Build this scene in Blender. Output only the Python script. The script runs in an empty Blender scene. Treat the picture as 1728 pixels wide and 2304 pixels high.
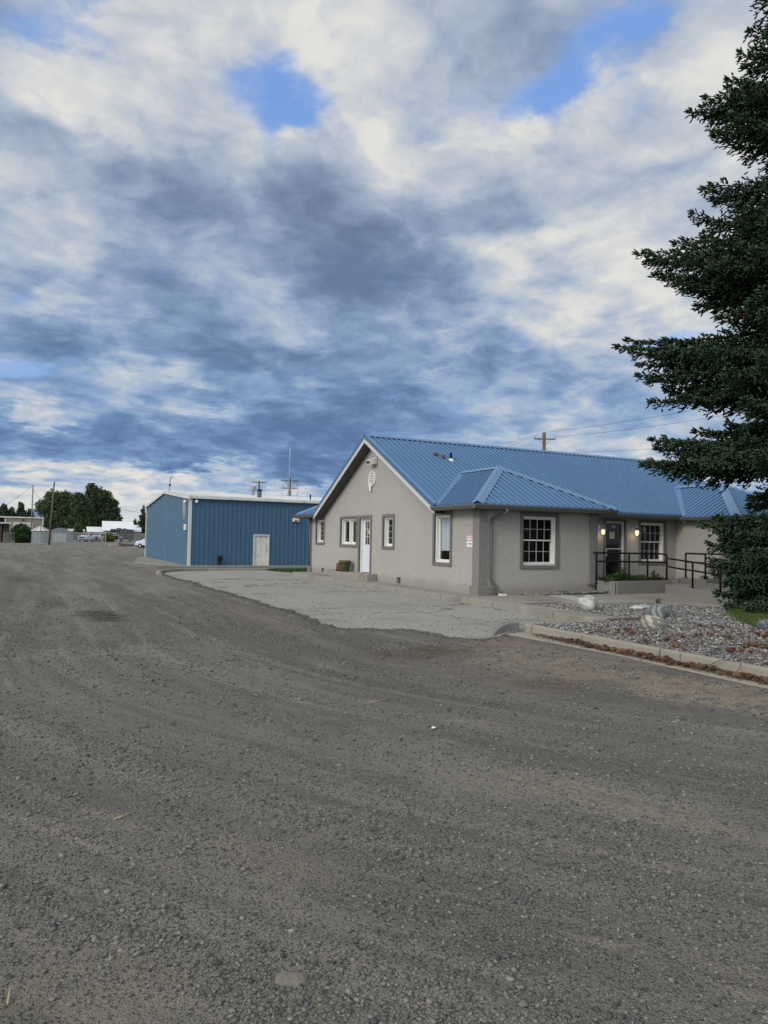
import bpy, bmesh, math, random
import numpy as np
from math import radians, sin, cos, pi, sqrt
from mathutils import Vector, Matrix, noise
from mathutils.geometry import tessellate_polygon

random.seed(7)
RNG = np.random.default_rng(11)
SC = bpy.context.scene
COL = SC.collection

# ------------------------------------------------------------------ camera
EYE = 1.76
FPX, CX, CY = 1593.09, 864.0, 1152.0      # focal length and centre in pixels of a 1728 x 2304 frame
YAW, PITCH, ROLL = radians(26.4458), radians(2.1775), radians(1.0813)
_f = Vector((sin(YAW) * cos(PITCH), cos(YAW) * cos(PITCH), sin(PITCH)))
_r = Vector((cos(YAW), -sin(YAW), 0))
_u = _r.cross(_f)
CR = cos(ROLL) * _r + sin(ROLL) * _u
CU = -sin(ROLL) * _r + cos(ROLL) * _u
CF = _f
cam_d = bpy.data.cameras.new('camera')
cam = bpy.data.objects.new('camera', cam_d)
COL.objects.link(cam)
cam.matrix_world = Matrix(((CR.x, CU.x, -CF.x, 0), (CR.y, CU.y, -CF.y, 0), (CR.z, CU.z, -CF.z, EYE), (0, 0, 0, 1)))
cam_d.sensor_fit = 'HORIZONTAL'
cam_d.sensor_width = 36
cam_d.lens = FPX / 1728 * 36
cam_d.clip_start = 0.05
cam_d.clip_end = 9000
SC.camera = cam
SC.view_settings.view_transform = 'Standard'
SC.view_settings.look = 'None'
SC.view_settings.gamma = 1
SC.view_settings.exposure = 0.0

# sun
SUN_DIR = Vector((-0.90, -0.34, 0.50)).normalized()
sun_d = bpy.data.lights.new('sun', 'SUN')
sun_d.energy = 1.5
sun_d.angle = radians(16)
sun_d.color = (1.0, 0.93, 0.84)
sun = bpy.data.objects.new('sun', sun_d)
COL.objects.link(sun)
sun.rotation_euler = SUN_DIR.to_track_quat('Z', 'Y').to_euler()


def ray(px, py):
    return CR * ((px - CX) / FPX) + CU * (-(py - CY) / FPX) + CF


# ------------------------------------------------------------------ world: blue sky with a broken cloud deck
def make_world():
    w = bpy.data.worlds.new('World')
    SC.world = w
    w.use_nodes = True
    nt = w.node_tree
    N, L = nt.nodes, nt.links
    N.clear()
    out = N.new('ShaderNodeOutputWorld')
    bg = N.new('ShaderNodeBackground')
    bg.inputs['Strength'].default_value = 0.1
    L.new(bg.outputs[0], out.inputs[0])
    tc = N.new('ShaderNodeTexCoord')
    D = tc.outputs['Generated']

    def math_(op, a, b=None, c=None, clamp=False):
        n = N.new('ShaderNodeMath'); n.operation = op; n.use_clamp = clamp
        for i, v in enumerate((a, b, c)):
            if v is None: continue
            if isinstance(v, (int, float)): n.inputs[i].default_value = v
            else: L.new(v, n.inputs[i])
        return n.outputs[0]

    def vm(op, a, b=None, s=None):
        n = N.new('ShaderNodeVectorMath'); n.operation = op
        for i, v in enumerate((a, b)):
            if v is None: continue
            if isinstance(v, (tuple, Vector)): n.inputs[i].default_value = tuple(v)
            else: L.new(v, n.inputs[i])
        if s is not None:
            if isinstance(s, (int, float)): n.inputs['Scale'].default_value = s
            else: L.new(s, n.inputs['Scale'])
        return n.outputs['Value'] if op in ('DOT_PRODUCT', 'LENGTH') else n.outputs[0]

    def noise_(vec, scale, detail=6, rough=0.55, dist=0.0, color=False):
        n = N.new('ShaderNodeTexNoise')
        n.inputs['Scale'].default_value = scale
        n.inputs['Detail'].default_value = detail
        n.inputs['Roughness'].default_value = rough
        n.inputs['Distortion'].default_value = dist
        L.new(vec, n.inputs['Vector'])
        return n.outputs[1] if color else n.outputs[0]

    sep = N.new('ShaderNodeSeparateXYZ'); L.new(D, sep.inputs[0])
    # cloud-deck coordinates: looking up at a layer overhead, squeezed together towards the horizon
    zc = math_('MAXIMUM', math_('ADD', sep.outputs[2], 0.14), 0.03)
    inv = math_('DIVIDE', 1.0, zc)
    P = vm('SCALE', D, s=inv)
    # domain warp for the placed cloud masses
    wn = noise_(P, 1.15, 5, 0.6, 0.0, True)
    wn = vm('SUBTRACT', wn, (0.5, 0.5, 0.5))
    DW = vm('ADD', D, vm('SCALE', wn, s=0.16))
    wn2 = vm('SUBTRACT', noise_(P, 4.5, 5, 0.6, 0.0, True), (0.5, 0.5, 0.5))
    DW = vm('ADD', DW, vm('SCALE', wn2, s=0.085))

    def blob(px, py, sx, sy, ang, amt):
        c = ray(px, py); Lc = c.length; c = c / Lc
        a = (CR - c * CR.dot(c)).normalized()
        b = c.cross(a)
        if b.dot(CU) < 0: b = -b
        t = radians(ang)
        e1 = a * cos(t) + b * sin(t)
        e2 = -a * sin(t) + b * cos(t)
        k = FPX * Lc
        q1 = vm('DOT_PRODUCT', DW, e1 * (k / sx))
        q2 = vm('DOT_PRODUCT', DW, e2 * (k / sy))
        r2 = math_('MULTIPLY_ADD', q1, q1, math_('MULTIPLY', q2, q2))
        return math_('MULTIPLY', math_('POWER', 0.42, r2), amt)

    def total(lst, base):
        acc = base
        for b in lst:
            v = blob(*b)
            acc = math_('ADD', v, acc)
        return acc

    DARK = [(300, 440, 220, 60, -14, -.30), (590, 500, 300, 95, -8, -.32), (870, 560, 260, 110, 0, -.36), (930, 690, 150, 70, 10, -.34),
            (560, 800, 330, 50, -3, -.36), (450, 985, 420, 75, 0, -.42), (770, 960, 210, 75, 0, -.40), (180, 640, 250, 60, 0, -.22),
            (1170, 130, 190, 130, 0, -.30), (1380, 930, 170, 50, 8, -.18), (1250, 460, 170, 60, 0, -.18), (90, 730, 120, 30, -10, -.20),
            (1080, 800, 130, 40, 0, -.22), (60, 1000, 150, 60, 0, -.22), (760, 1060, 160, 60, 0, -.34), (1000, 900, 200, 60, 0, -.16),
            (350, 720, 260, 45, 0, -.16), (40, 60, 100, 60, 0, -.12), (1430, 270, 110, 30, 28, -.25)]
    LIGHT = [(340, 140, 150, 110, 0, .28), (690, 60, 220, 80, 0, .20), (125, 215, 110, 55, 0, .22), (200, 310, 240, 60, 0, .16),
             (250, 250, 120, 60, 0, .14), (830, 320, 230, 60, 0, .18), (960, 375, 170, 60, 0, .20), (1060, 420, 80, 35, 20, .16),
             (1520, 185, 260, 60, 30, .40), (1330, 260, 130, 40, 30, .22), (1150, 570, 110, 40, 10, .36), (1390, 700, 330, 110, 0, .13),
             (1500, 470, 220, 140, 0, .20), (60, 935, 90, 24, -12, .42), (140, 1120, 330, 60, 0, .28), (420, 1050, 95, 20, 0, .46),
             (1210, 980, 110, 50, 0, .24), (1180, 640, 90, 25, -10, .16), (1220, 700, 60, 60, 30, .12), (95, 655, 90, 28, 5, .26), (130, 570, 200, 70, 0, .08), (330, 1120, 320, 60, 0, .12),
             (1000, 840, 60, 20, 20, .16), (450, 880, 140, 20, -20, .16), (680, 1090, 120, 18, 4, .30), (1120, 730, 200, 50, 0, .10)]
    HOLES = [(665, 210, 120, 66, 0, .85), (690, 255, 70, 40, 0, .5), (640, 300, 40, 55, 0, .42), (70, 80, 70, 60, 30, .62), (170, 120, 70, 75, 0, .66),
             (215, 25, 60, 40, 0, .45), (1250, 265, 110, 36, 15, .7), (1390, 90, 120, 55, 50, .55), (1500, 30, 130, 60, 30, .40), (40, 825, 120, 40, 0, .85),
             (1570, 742, 110, 28, 14, .85), (40, 632, 80, 16, 0, .45), (390, 915, 80, 14, -8, .42), (560, 195, 70, 30, 0, .35), (1330, 170, 80, 50, 50, .35),
             (1180, 800, 70, 30, 0, .2), (1150, 1020, 300, 40, 0, .18), (900, 860, 60, 30, 0, .2), (1330, 60, 60, 60, 0, .2)]
    zp = math_('MAXIMUM', math_('ADD', sep.outputs[2], 0.24), 0.06)
    PP = vm('SCALE', D, s=math_('DIVIDE', 1.0, zp))
    w3 = vm('SUBTRACT', noise_(PP, 3.0, 4, 0.55, 0.0, True), (0.5, 0.5, 0.5))
    PW = vm('ADD', PP, vm('SCALE', w3, s=0.22))
    n_big = math_('SUBTRACT', noise_(PW, 2.3, 4, 0.55), 0.5)
    f1 = noise_(PW, 3.4, 9, 0.57)
    f1o = noise_(vm('ADD', PW, (-0.045, 0.03, 0.06)), 3.4, 5, 0.56)
    f1s = noise_(PW, 3.4, 5, 0.56)
    emb = math_('SUBTRACT', f1s, f1o)                 # relief of the billows, lit from the left
    f2 = noise_(vm('MULTIPLY', P, (1.0, 1.0, 1.0)), 9.0, 9, 0.66)
    n_mid = math_('SUBTRACT', f1, 0.5)
    n_sml = math_('SUBTRACT', f2, 0.5)
    lum0 = total(DARK + LIGHT, 0.63)
    # lower deck of greyer cloud with torn edges, drifting in front of a brighter high deck
    df = math_('MULTIPLY_ADD', lum0, -1.25, 0.76)
    df = math_('MULTIPLY_ADD', n_big, 0.55, df)
    df = math_('MULTIPLY_ADD', n_mid, 0.62, df)
    df = math_('MULTIPLY_ADD', n_sml, 0.26, df)
    dm = N.new('ShaderNodeMapRange'); dm.interpolation_type = 'SMOOTHSTEP'
    L.new(df, dm.inputs['Value']); dm.inputs['From Min'].default_value = -0.20; dm.inputs['From Max'].default_value = 0.26
    thick = N.new('ShaderNodeMapRange'); L.new(df, thick.inputs['Value'])
    thick.inputs['From Min'].default_value = 0.0; thick.inputs['From Max'].default_value = 0.5
    hi = math_('MULTIPLY_ADD', n_sml, 0.24, 0.665)
    hi = math_('MULTIPLY_ADD', math_('SUBTRACT', lum0, 0.63), 0.55, hi)
    lo = math_('MULTIPLY_ADD', thick.outputs[0], -0.22, 0.47)
    lo = math_('MULTIPLY_ADD', n_sml, 0.16, lo)
    lo = math_('MULTIPLY_ADD', math_('SUBTRACT', lum0, 0.5), 0.35, lo)
    k1 = math_('MULTIPLY', dm.outputs[0], 0.74)
    lum = math_('ADD', math_('MULTIPLY', hi, math_('SUBTRACT', 1.0, k1)), math_('MULTIPLY', lo, k1))
    lum = math_('MULTIPLY_ADD', emb, 1.7, lum)
    hol = total(HOLES, -0.34)
    hol = math_('MULTIPLY_ADD', n_big, -0.5, hol)
    hol = math_('MULTIPLY_ADD', n_mid, -1.9, hol)
    hol = math_('MULTIPLY_ADD', n_sml, -1.3, hol)
    cr = N.new('ShaderNodeValToRGB')
    cr.color_ramp.interpolation = 'B_SPLINE'
    els = [(0.0, (.145, .20, .315)), (0.22, (.205, .275, .405)), (0.42, (.315, .395, .535)), (0.60, (.45, .52, .63)), (0.78, (.59, .625, .675)), (1.0, (.83, .81, .76))]
    while len(cr.color_ramp.elements) < len(els): cr.color_ramp.elements.new(0.5)
    for e, (p, c) in zip(cr.color_ramp.elements, els):
        e.position = p; e.color = (*c, 1)
    L.new(lum, cr.inputs[0])
    # bluer close to the horizon on the dark clouds
    elev = sep.outputs[2]
    hz = N.new('ShaderNodeMapRange'); hz.interpolation_type = 'SMOOTHSTEP'
    L.new(elev, hz.inputs['Value']); hz.inputs['From Min'].default_value = 0.50; hz.inputs['From Max'].default_value = 0.08
    darkm = N.new('ShaderNodeMapRange'); L.new(lum, darkm.inputs['Value'])
    darkm.inputs['From Min'].default_value = 0.85; darkm.inputs['From Max'].default_value = 0.35
    tint = N.new('ShaderNodeMix'); tint.data_type = 'RGBA'; tint.blend_type = 'MULTIPLY'
    L.new(math_('MULTIPLY', hz.outputs[0], darkm.outputs[0]), tint.inputs['Factor'])
    L.new(cr.outputs[0], tint.inputs['A']); tint.inputs['B'].default_value = (.72, .92, 1.12, 1)
    # warm glow added to the unseen sky on the sun's side, lifting ground and walls
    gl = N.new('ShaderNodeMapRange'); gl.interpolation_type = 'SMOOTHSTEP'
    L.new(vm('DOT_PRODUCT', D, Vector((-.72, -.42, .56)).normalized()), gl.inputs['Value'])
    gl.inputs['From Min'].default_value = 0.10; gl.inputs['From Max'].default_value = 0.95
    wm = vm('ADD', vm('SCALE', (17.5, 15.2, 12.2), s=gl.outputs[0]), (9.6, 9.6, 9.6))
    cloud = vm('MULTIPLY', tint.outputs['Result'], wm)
    sky = N.new('ShaderNodeTexSky'); sky.sky_type = 'NISHITA'; sky.sun_disc = False
    sky.sun_elevation = math.asin(SUN_DIR.z); sky.sun_rotation = math.atan2(SUN_DIR.x, SUN_DIR.y)
    sky.air_density = 1.4; sky.dust_density = 0.6; sky.ozone_density = 2.0
    skc = N.new('ShaderNodeMix'); skc.data_type = 'RGBA'; skc.blend_type = 'MIX'; skc.inputs['Factor'].default_value = 0.72
    L.new(vm('SCALE', sky.outputs[0], s=1.9), skc.inputs['A']); skc.inputs['B'].default_value = (1.75, 3.5, 7.9, 1)
    hm = N.new('ShaderNodeMapRange'); hm.interpolation_type = 'SMOOTHSTEP'
    L.new(hol, hm.inputs['Value']); hm.inputs['From Min'].default_value = -0.16; hm.inputs['From Max'].default_value = 0.78
    fin = N.new('ShaderNodeMix'); fin.data_type = 'RGBA'
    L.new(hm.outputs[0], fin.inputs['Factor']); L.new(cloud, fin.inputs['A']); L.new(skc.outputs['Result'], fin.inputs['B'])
    # pale warm band right above the horizon
    hb = N.new('ShaderNodeMapRange'); hb.interpolation_type = 'SMOOTHSTEP'
    L.new(elev, hb.inputs['Value']); hb.inputs['From Min'].default_value = 0.06; hb.inputs['From Max'].default_value = 0.0
    fb = N.new('ShaderNodeMix'); fb.data_type = 'RGBA'
    L.new(math_('MULTIPLY', hb.outputs[0], 0.8), fb.inputs['Factor']); L.new(fin.outputs['Result'], fb.inputs['A']); fb.inputs['B'].default_value = (6.3, 7.0, 6.8, 1)
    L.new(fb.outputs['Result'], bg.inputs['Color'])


make_world()


# ------------------------------------------------------------------ helpers
def sm(t):
    t = max(0.0, min(1.0, t)); return t * t * (3 - 2 * t)


def zg(x, y):                                   # the lot falls away gently towards the shed
    return -0.27 * sm((y - 26) / 20)


def zn(x, y):                                   # lot surface with its shallow ruts
    lim = 8.0 - 3.2 * sm((y - 8.0) / 3.0)
    m = 1 - sm((x - lim + 1.4) / 1.2)
    if m <= 0 or y > 60: return zg(x, y)
    a = noise.noise(Vector((x * 0.55, y * 0.22, 0))) * 0.022 + noise.noise(Vector((x * 1.9, y * 1.1, 3))) * 0.008
    return zg(x, y) + (a - 0.004) * m * (1 - sm((y - 30) / 25))


def gpt(px, py, z=None):                        # the ground point a sight line meets
    d = ray(px, py); zz = z if z is not None else 0.0
    for _ in range(30):
        t = (zz - EYE) / d.z
        p = d * t
        if z is not None: break
        zz = zg(p.x, p.y)
    return Vector((p.x, p.y, zz))


def far(px, dist):                              # a point on the ground, dist metres away, on a compass bearing
    d = ray(px, 1205.0); h = Vector((d.x, d.y, 0)).normalized()
    return Vector((h.x * dist, h.y * dist, -0.27))


def wloc(o):
    v = Vector((0, 0, 0))
    while o is not None:
        v += o.location; o = o.parent
    return v


def thing(name, label, cat, loc=(0, 0, 0), group=None, kind=None):
    o = bpy.data.objects.new(name, None); COL.objects.link(o)
    o.location = loc; o.empty_display_size = 0.2
    tag(o, label, cat, group, kind)
    return o


def tag(o, label=None, cat=None, group=None, kind=None):
    if label: o['label'] = label
    if cat: o['category'] = cat
    if group: o['group'] = group
    if kind: o['kind'] = kind
    return o


def copy_tree(o, parent=None):
    c = o.copy(); COL.objects.link(c); c.parent = parent
    for ch in list(o.children): copy_tree(ch, c)
    return c


class MB:
    def __init__(s): s.v = []; s.f = []

    def poly(s, pts):
        n = len(s.v); s.v += [tuple(p) for p in pts]; s.f.append(tuple(range(n, n + len(pts)))); return s

    def hexa(s, p):                              # 8 corners: bottom 4 ccw, top 4 ccw
        n = len(s.v); s.v += [tuple(q) for q in p]
        for f in ((3, 2, 1, 0), (4, 5, 6, 7), (0, 1, 5, 4), (1, 2, 6, 5), (2, 3, 7, 6), (3, 0, 4, 7)):
            s.f.append(tuple(n + i for i in f))
        return s

    def box(s, x0, x1, y0, y1, z0, z1):
        return s.hexa([(x0, y0, z0), (x1, y0, z0), (x1, y1, z0), (x0, y1, z0), (x0, y0, z1), (x1, y0, z1), (x1, y1, z1), (x0, y1, z1)])

    def pbox(s, P, u0, u1, v0, v1, d0, d1):      # box in a wall's own coordinates
        return s.hexa([P(u0, v0, d0), P(u1, v0, d0), P(u1, v0, d1), P(u0, v0, d1), P(u0, v1, d0), P(u1, v1, d0), P(u1, v1, d1), P(u0, v1, d1)])

    def beam(s, a, b, w, h, up=(0, 0, 1)):       # rectangular bar between two points
        a = Vector(a); b = Vector(b); d = (b - a).normalized()
        side = d.cross(Vector(up)).normalized(); u2 = side.cross(d)
        q = []
        for c in (a, b):
            q.append([c - side * w / 2 - u2 * h / 2, c + side * w / 2 - u2 * h / 2, c + side * w / 2 + u2 * h / 2, c - side * w / 2 + u2 * h / 2])
        n = len(s.v); s.v += [tuple(p) for r in q for p in r]
        for f in ((0, 1, 2, 3), (7, 6, 5, 4), (0, 4, 5, 1), (1, 5, 6, 2), (2, 6, 7, 3), (3, 7, 4, 0)):
            s.f.append(tuple(n + i for i in f))
        return s

    def tube(s, pts, rads, n=10, caps=True):
        pts = [Vector(p) for p in pts]
        if isinstance(rads, (int, float)): rads = [rads] * len(pts)
        base = len(s.v)
        ref = Vector((0.13, 0.31, 0.94))
        for i, p in enumerate(pts):
            d = (pts[min(i + 1, len(pts) - 1)] - pts[max(i - 1, 0)]).normalized()
            a = d.cross(ref if abs(d.dot(ref)) < .95 else Vector((1, 0, 0))).normalized(); b = d.cross(a)
            for k in range(n):
                t = 2 * pi * k / n
                s.v.append(tuple(p + (a * cos(t) + b * sin(t)) * rads[i]))
        for i in range(len(pts) - 1):
            for k in range(n):
                k2 = (k + 1) % n
                s.f.append((base + i * n + k, base + i * n + k2, base + (i + 1) * n + k2, base + (i + 1) * n + k))
        if caps:
            s.f.append(tuple(base + k for k in reversed(range(n))))
            s.f.append(tuple(base + (len(pts) - 1) * n + k for k in range(n)))
        return s

    def lathe(s, c, prof, n=20, caps=True):      # prof: (radius, z)
        base = len(s.v); c = Vector(c)
        for r, z in prof:
            for k in range(n):
                t = 2 * pi * k / n
                s.v.append((c.x + r * cos(t), c.y + r * sin(t), c.z + z))
        for i in range(len(prof) - 1):
            for k in range(n):
                k2 = (k + 1) % n
                s.f.append((base + i * n + k, base + i * n + k2, base + (i + 1) * n + k2, base + (i + 1) * n + k))
        if caps:
            s.f.append(tuple(base + k for k in reversed(range(n))))
            s.f.append(tuple(base + (len(prof) - 1) * n + k for k in range(n)))
        return s

    def prism(s, poly, z0, z1):                  # poly: xy list; z0, z1 numbers or functions of x, y
        f0 = z0 if callable(z0) else (lambda x, y: z0)
        f1 = z1 if callable(z1) else (lambda x, y: z1)
        n = len(s.v); k = len(poly)
        s.v += [(x, y, f0(x, y)) for x, y in poly] + [(x, y, f1(x, y)) for x, y in poly]
        for t in tessellate_polygon([[Vector((x, y, 0)) for x, y in poly]]):
            a, b, c = t
            A, B, Cc = (Vector((*poly[i], 0)) for i in t)
            if (B - A).cross(Cc - A).z < 0: a, b, c = c, b, a
            s.f.append((n + k + a, n + k + b, n + k + c)); s.f.append((n + c, n + b, n + a))
        for i in range(k):
            j = (i + 1) % k
            s.f.append((n + i, n + j, n + k + j, n + k + i))
        return s

    def wall(s, P, outline, holes, depth):
        loops = [[Vector((u, v, 0)) for u, v in outline]]
        for (u0, u1, v0, v1) in holes:
            loops.append([Vector((u0, v0, 0)), Vector((u0, v1, 0)), Vector((u1, v1, 0)), Vector((u1, v0, 0))])
        flat = [q for l in loops for q in l]
        n = len(s.v); s.v += [tuple(P(q.x, q.y, 0)) for q in flat]
        for t in tessellate_polygon(loops): s.f.append(tuple(n + i for i in t))
        for (u0, u1, v0, v1) in holes:
            for (a, b) in (((u0, v0), (u1, v0)), ((u1, v0), (u1, v1)), ((u1, v1), (u0, v1)), ((u0, v1), (u0, v0))):
                s.poly([P(*a, 0), P(*b, 0), P(*b, -depth), P(*a, -depth)])
        return s

    def build(s, name, mat, parent=None, smooth=False, bevel=0, label=None):
        me = bpy.data.meshes.new(name)
        me.from_pydata([tuple(v) for v in s.v], [], s.f)
        bm = bmesh.new(); bm.from_mesh(me)
        bmesh.ops.recalc_face_normals(bm, faces=bm.faces)
        bm.to_mesh(me); bm.free()
        if smooth:
            me.polygons.foreach_set('use_smooth', [True] * len(me.polygons))
        if mat: me.materials.append(mat)
        o = bpy.data.objects.new(name, me); COL.objects.link(o)
        if parent is not None:
            o.location = -wloc(parent); o.parent = parent
        if bevel:
            b = o.modifiers.new('bevel', 'BEVEL'); b.width = bevel; b.segments = 2; b.limit_method = 'ANGLE'; b.angle_limit = radians(40)
        if label: o['label'] = label
        return o


def np_mesh(name, V, F, mat, parent=None, smooth=False, col=None):
    me = bpy.data.meshes.new(name)
    V = np.ascontiguousarray(V, dtype=np.float32); F = np.ascontiguousarray(F, dtype=np.int32)
    k = F.shape[1]
    me.vertices.add(len(V)); me.vertices.foreach_set('co', V.ravel())
    me.loops.add(F.size); me.loops.foreach_set('vertex_index', F.ravel())
    me.polygons.add(len(F)); me.polygons.foreach_set('loop_start', np.arange(0, F.size, k, dtype=np.int32))
    try: me.polygons.foreach_set('loop_total', np.full(len(F), k, dtype=np.int32))
    except Exception: pass
    if smooth: me.polygons.foreach_set('use_smooth', np.ones(len(F), dtype=bool))
    if col is not None:
        at = me.color_attributes.new('tone', 'FLOAT_COLOR', 'POINT')
        c4 = np.ones((len(V), 4), dtype=np.float32); c4[:, :3] = col
        at.data.foreach_set('color', c4.ravel())
    me.update(calc_edges=True); me.validate()
    if mat: me.materials.append(mat)
    o = bpy.data.objects.new(name, me); COL.objects.link(o)
    if parent is not None:
        o.location = -wloc(parent); o.parent = parent
    return o


def rotmats(n, flat=0.35):
    """random yaw, small random tilt"""
    a = RNG.uniform(0, 2 * pi, n); t = RNG.normal(0, flat, n); b = RNG.uniform(0, 2 * pi, n)
    ca, sa, ct, st, cb, sb = np.cos(a), np.sin(a), np.cos(t), np.sin(t), np.cos(b), np.sin(b)
    z = np.zeros(n); o = np.ones(n)
    Rz = np.stack([np.stack([ca, -sa, z], 1), np.stack([sa, ca, z], 1), np.stack([z, z, o], 1)], 1)
    Rx = np.stack([np.stack([o, z, z], 1), np.stack([z, ct, -st], 1), np.stack([z, st, ct], 1)], 1)
    Rb = np.stack([np.stack([cb, -sb, z], 1), np.stack([sb, cb, z], 1), np.stack([z, z, o], 1)], 1)
    return Rb @ Rx @ Rz


def scatter(name, bases, pos, scl, R, cols, mat, parent=None, smooth=True):
    Vs, Fs, Cs = [], [], []; off = 0
    which = RNG.integers(0, len(bases), len(pos))
    for bi, (bv, bf) in enumerate(bases):
        m = which == bi
        if not m.any(): continue
        p, s_, r, c = pos[m], scl[m], R[m], cols[m]
        vv = np.einsum('nij,nkj->nki', r, bv[None] * s_[:, None, :]) + p[:, None, :]
        n = len(p); k = len(bv)
        Vs.append(vv.reshape(-1, 3)); Fs.append((bf[None] + (np.arange(n) * k)[:, None, None]).reshape(-1, bf.shape[1]) + off)
        Cs.append(np.repeat(c, k, 0)); off += n * k
    return np_mesh(name, np.concatenate(Vs), np.concatenate(Fs), mat, parent, smooth, np.concatenate(Cs))


def ico(sub=1, jit=0.0, seed=0):
    bm = bmesh.new(); bmesh.ops.create_icosphere(bm, subdivisions=sub, radius=1)
    v = np.array([q.co[:] for q in bm.verts]); f = np.array([[q.index for q in a.verts] for a in bm.faces]); bm.free()
    r = np.random.default_rng(seed); v = v * (1 + r.uniform(-jit, jit, (len(v), 1)))
    return v, f


# ------------------------------------------------------------------ materials
class NT:
    def __init__(s, name):
        m = bpy.data.materials.new(name); m.use_nodes = True
        s.m = m; s.N = m.node_tree.nodes; s.L = m.node_tree.links; s.N.clear()
        s.out = s.N.new('ShaderNodeOutputMaterial')
        tc = s.N.new('ShaderNodeTexCoord'); s.obj = tc.outputs['Object']
        geo = s.N.new('ShaderNodeNewGeometry'); s.pos = geo.outputs['Position']

    def put(s, sock, v):
        if isinstance(v, (int, float)): sock.default_value = v
        elif isinstance(v, tuple): sock.default_value = v if len(v) == len(sock.default_value) else (*v, 1)
        else: s.L.new(v, sock)

    def math(s, op, a, b=None, c=None, clamp=False):
        n = s.N.new('ShaderNodeMath'); n.operation = op; n.use_clamp = clamp
        for i, v in enumerate((a, b, c)):
            if v is not None: s.put(n.inputs[i], v)
        return n.outputs[0]

    def noise(s, scale, vec=None, detail=4, rough=.55, dist=0.0, color=False):
        n = s.N.new('ShaderNodeTexNoise'); s.L.new(vec if vec is not None else s.pos, n.inputs['Vector'])
        s.put(n.inputs['Scale'], scale); s.put(n.inputs['Detail'], detail); s.put(n.inputs['Roughness'], rough); s.put(n.inputs['Distortion'], dist)
        return n.outputs[1] if color else n.outputs[0]

    def voro(s, scale, vec=None, feature='F1', rnd=1.0):
        n = s.N.new('ShaderNodeTexVoronoi'); n.feature = feature; s.L.new(vec if vec is not None else s.pos, n.inputs['Vector'])
        s.put(n.inputs['Scale'], scale); s.put(n.inputs['Randomness'], rnd)
        return n

    def scale(s, vec, sc, loc=(0, 0, 0), rot=(0, 0, 0)):
        n = s.N.new('ShaderNodeMapping'); s.L.new(vec, n.inputs[0])
        n.inputs['Scale'].default_value = sc; n.inputs['Location'].default_value = loc; n.inputs['Rotation'].default_value = rot
        return n.outputs[0]

    def vadd(s, a, b, k=1.0):
        n = s.N.new('ShaderNodeVectorMath'); n.operation = 'MULTIPLY_ADD'
        s.L.new(b, n.inputs[0]); n.inputs[1].default_value = (k, k, k); s.L.new(a, n.inputs[2]); return n.outputs[0]

    def ramp(s, v, a, b, lo=0.0, hi=1.0, smooth=True):
        n = s.N.new('ShaderNodeMapRange'); n.interpolation_type = 'SMOOTHSTEP' if smooth else 'LINEAR'
        s.put(n.inputs['Value'], v); n.inputs['From Min'].default_value = a; n.inputs['From Max'].default_value = b
        n.inputs['To Min'].default_value = lo; n.inputs['To Max'].default_value = hi; return n.outputs[0]

    def mix(s, f, a, b, mode='MIX'):
        n = s.N.new('ShaderNodeMix'); n.data_type = 'RGBA'; n.blend_type = mode
        s.put(n.inputs['Factor'], f); s.put(n.inputs['A'], a); s.put(n.inputs['B'], b); return n.outputs['Result']

    def bump(s, h, dist, strength=1.0, nrm=None):
        n = s.N.new('ShaderNodeBump'); s.put(n.inputs['Height'], h); n.inputs['Distance'].default_value = dist; n.inputs['Strength'].default_value = strength
        if nrm is not None: s.L.new(nrm, n.inputs['Normal'])
        return n.outputs[0]

    def done(s, color, rough=.8, nrm=None, metal=0.0, spec=.3, emit=None, estr=0.0):
        p = s.N.new('ShaderNodeBsdfPrincipled'); s.put(p.inputs['Base Color'], color); s.put(p.inputs['Roughness'], rough)
        s.put(p.inputs['Metallic'], metal); s.put(p.inputs['Specular IOR Level'], spec)
        if nrm is not None: s.L.new(nrm, p.inputs['Normal'])
        if emit is not None:
            s.put(p.inputs['Emission Color'], emit); s.put(p.inputs['Emission Strength'], estr)
        s.L.new(p.outputs[0], s.out.inputs[0]); s.p = p
        return s.m


def pmat(name, c, var=.18, scale=3.0, rough=.7, bump=0.0, bscale=60.0, metal=0.0, spec=.3, dirt=None):
    t = NT(name)
    n1 = t.noise(scale, detail=6, rough=.6); n2 = t.noise(scale * 9, detail=3)
    lo = tuple(q * (1 - var) for q in c); hi = tuple(min(1, q * (1 + var)) for q in c)
    col = t.mix(t.math('MULTIPLY_ADD', n2, .4, t.math('MULTIPLY', n1, .6)), lo, hi)
    if dirt:
        col = t.mix(t.ramp(t.noise(scale * .6, detail=5), .5, .72, 0, .6), col, dirt)
    nrm = t.bump(t.noise(bscale, detail=3), bump) if bump else None
    return t.done(col, rough, nrm, metal, spec)


M = {}


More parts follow.
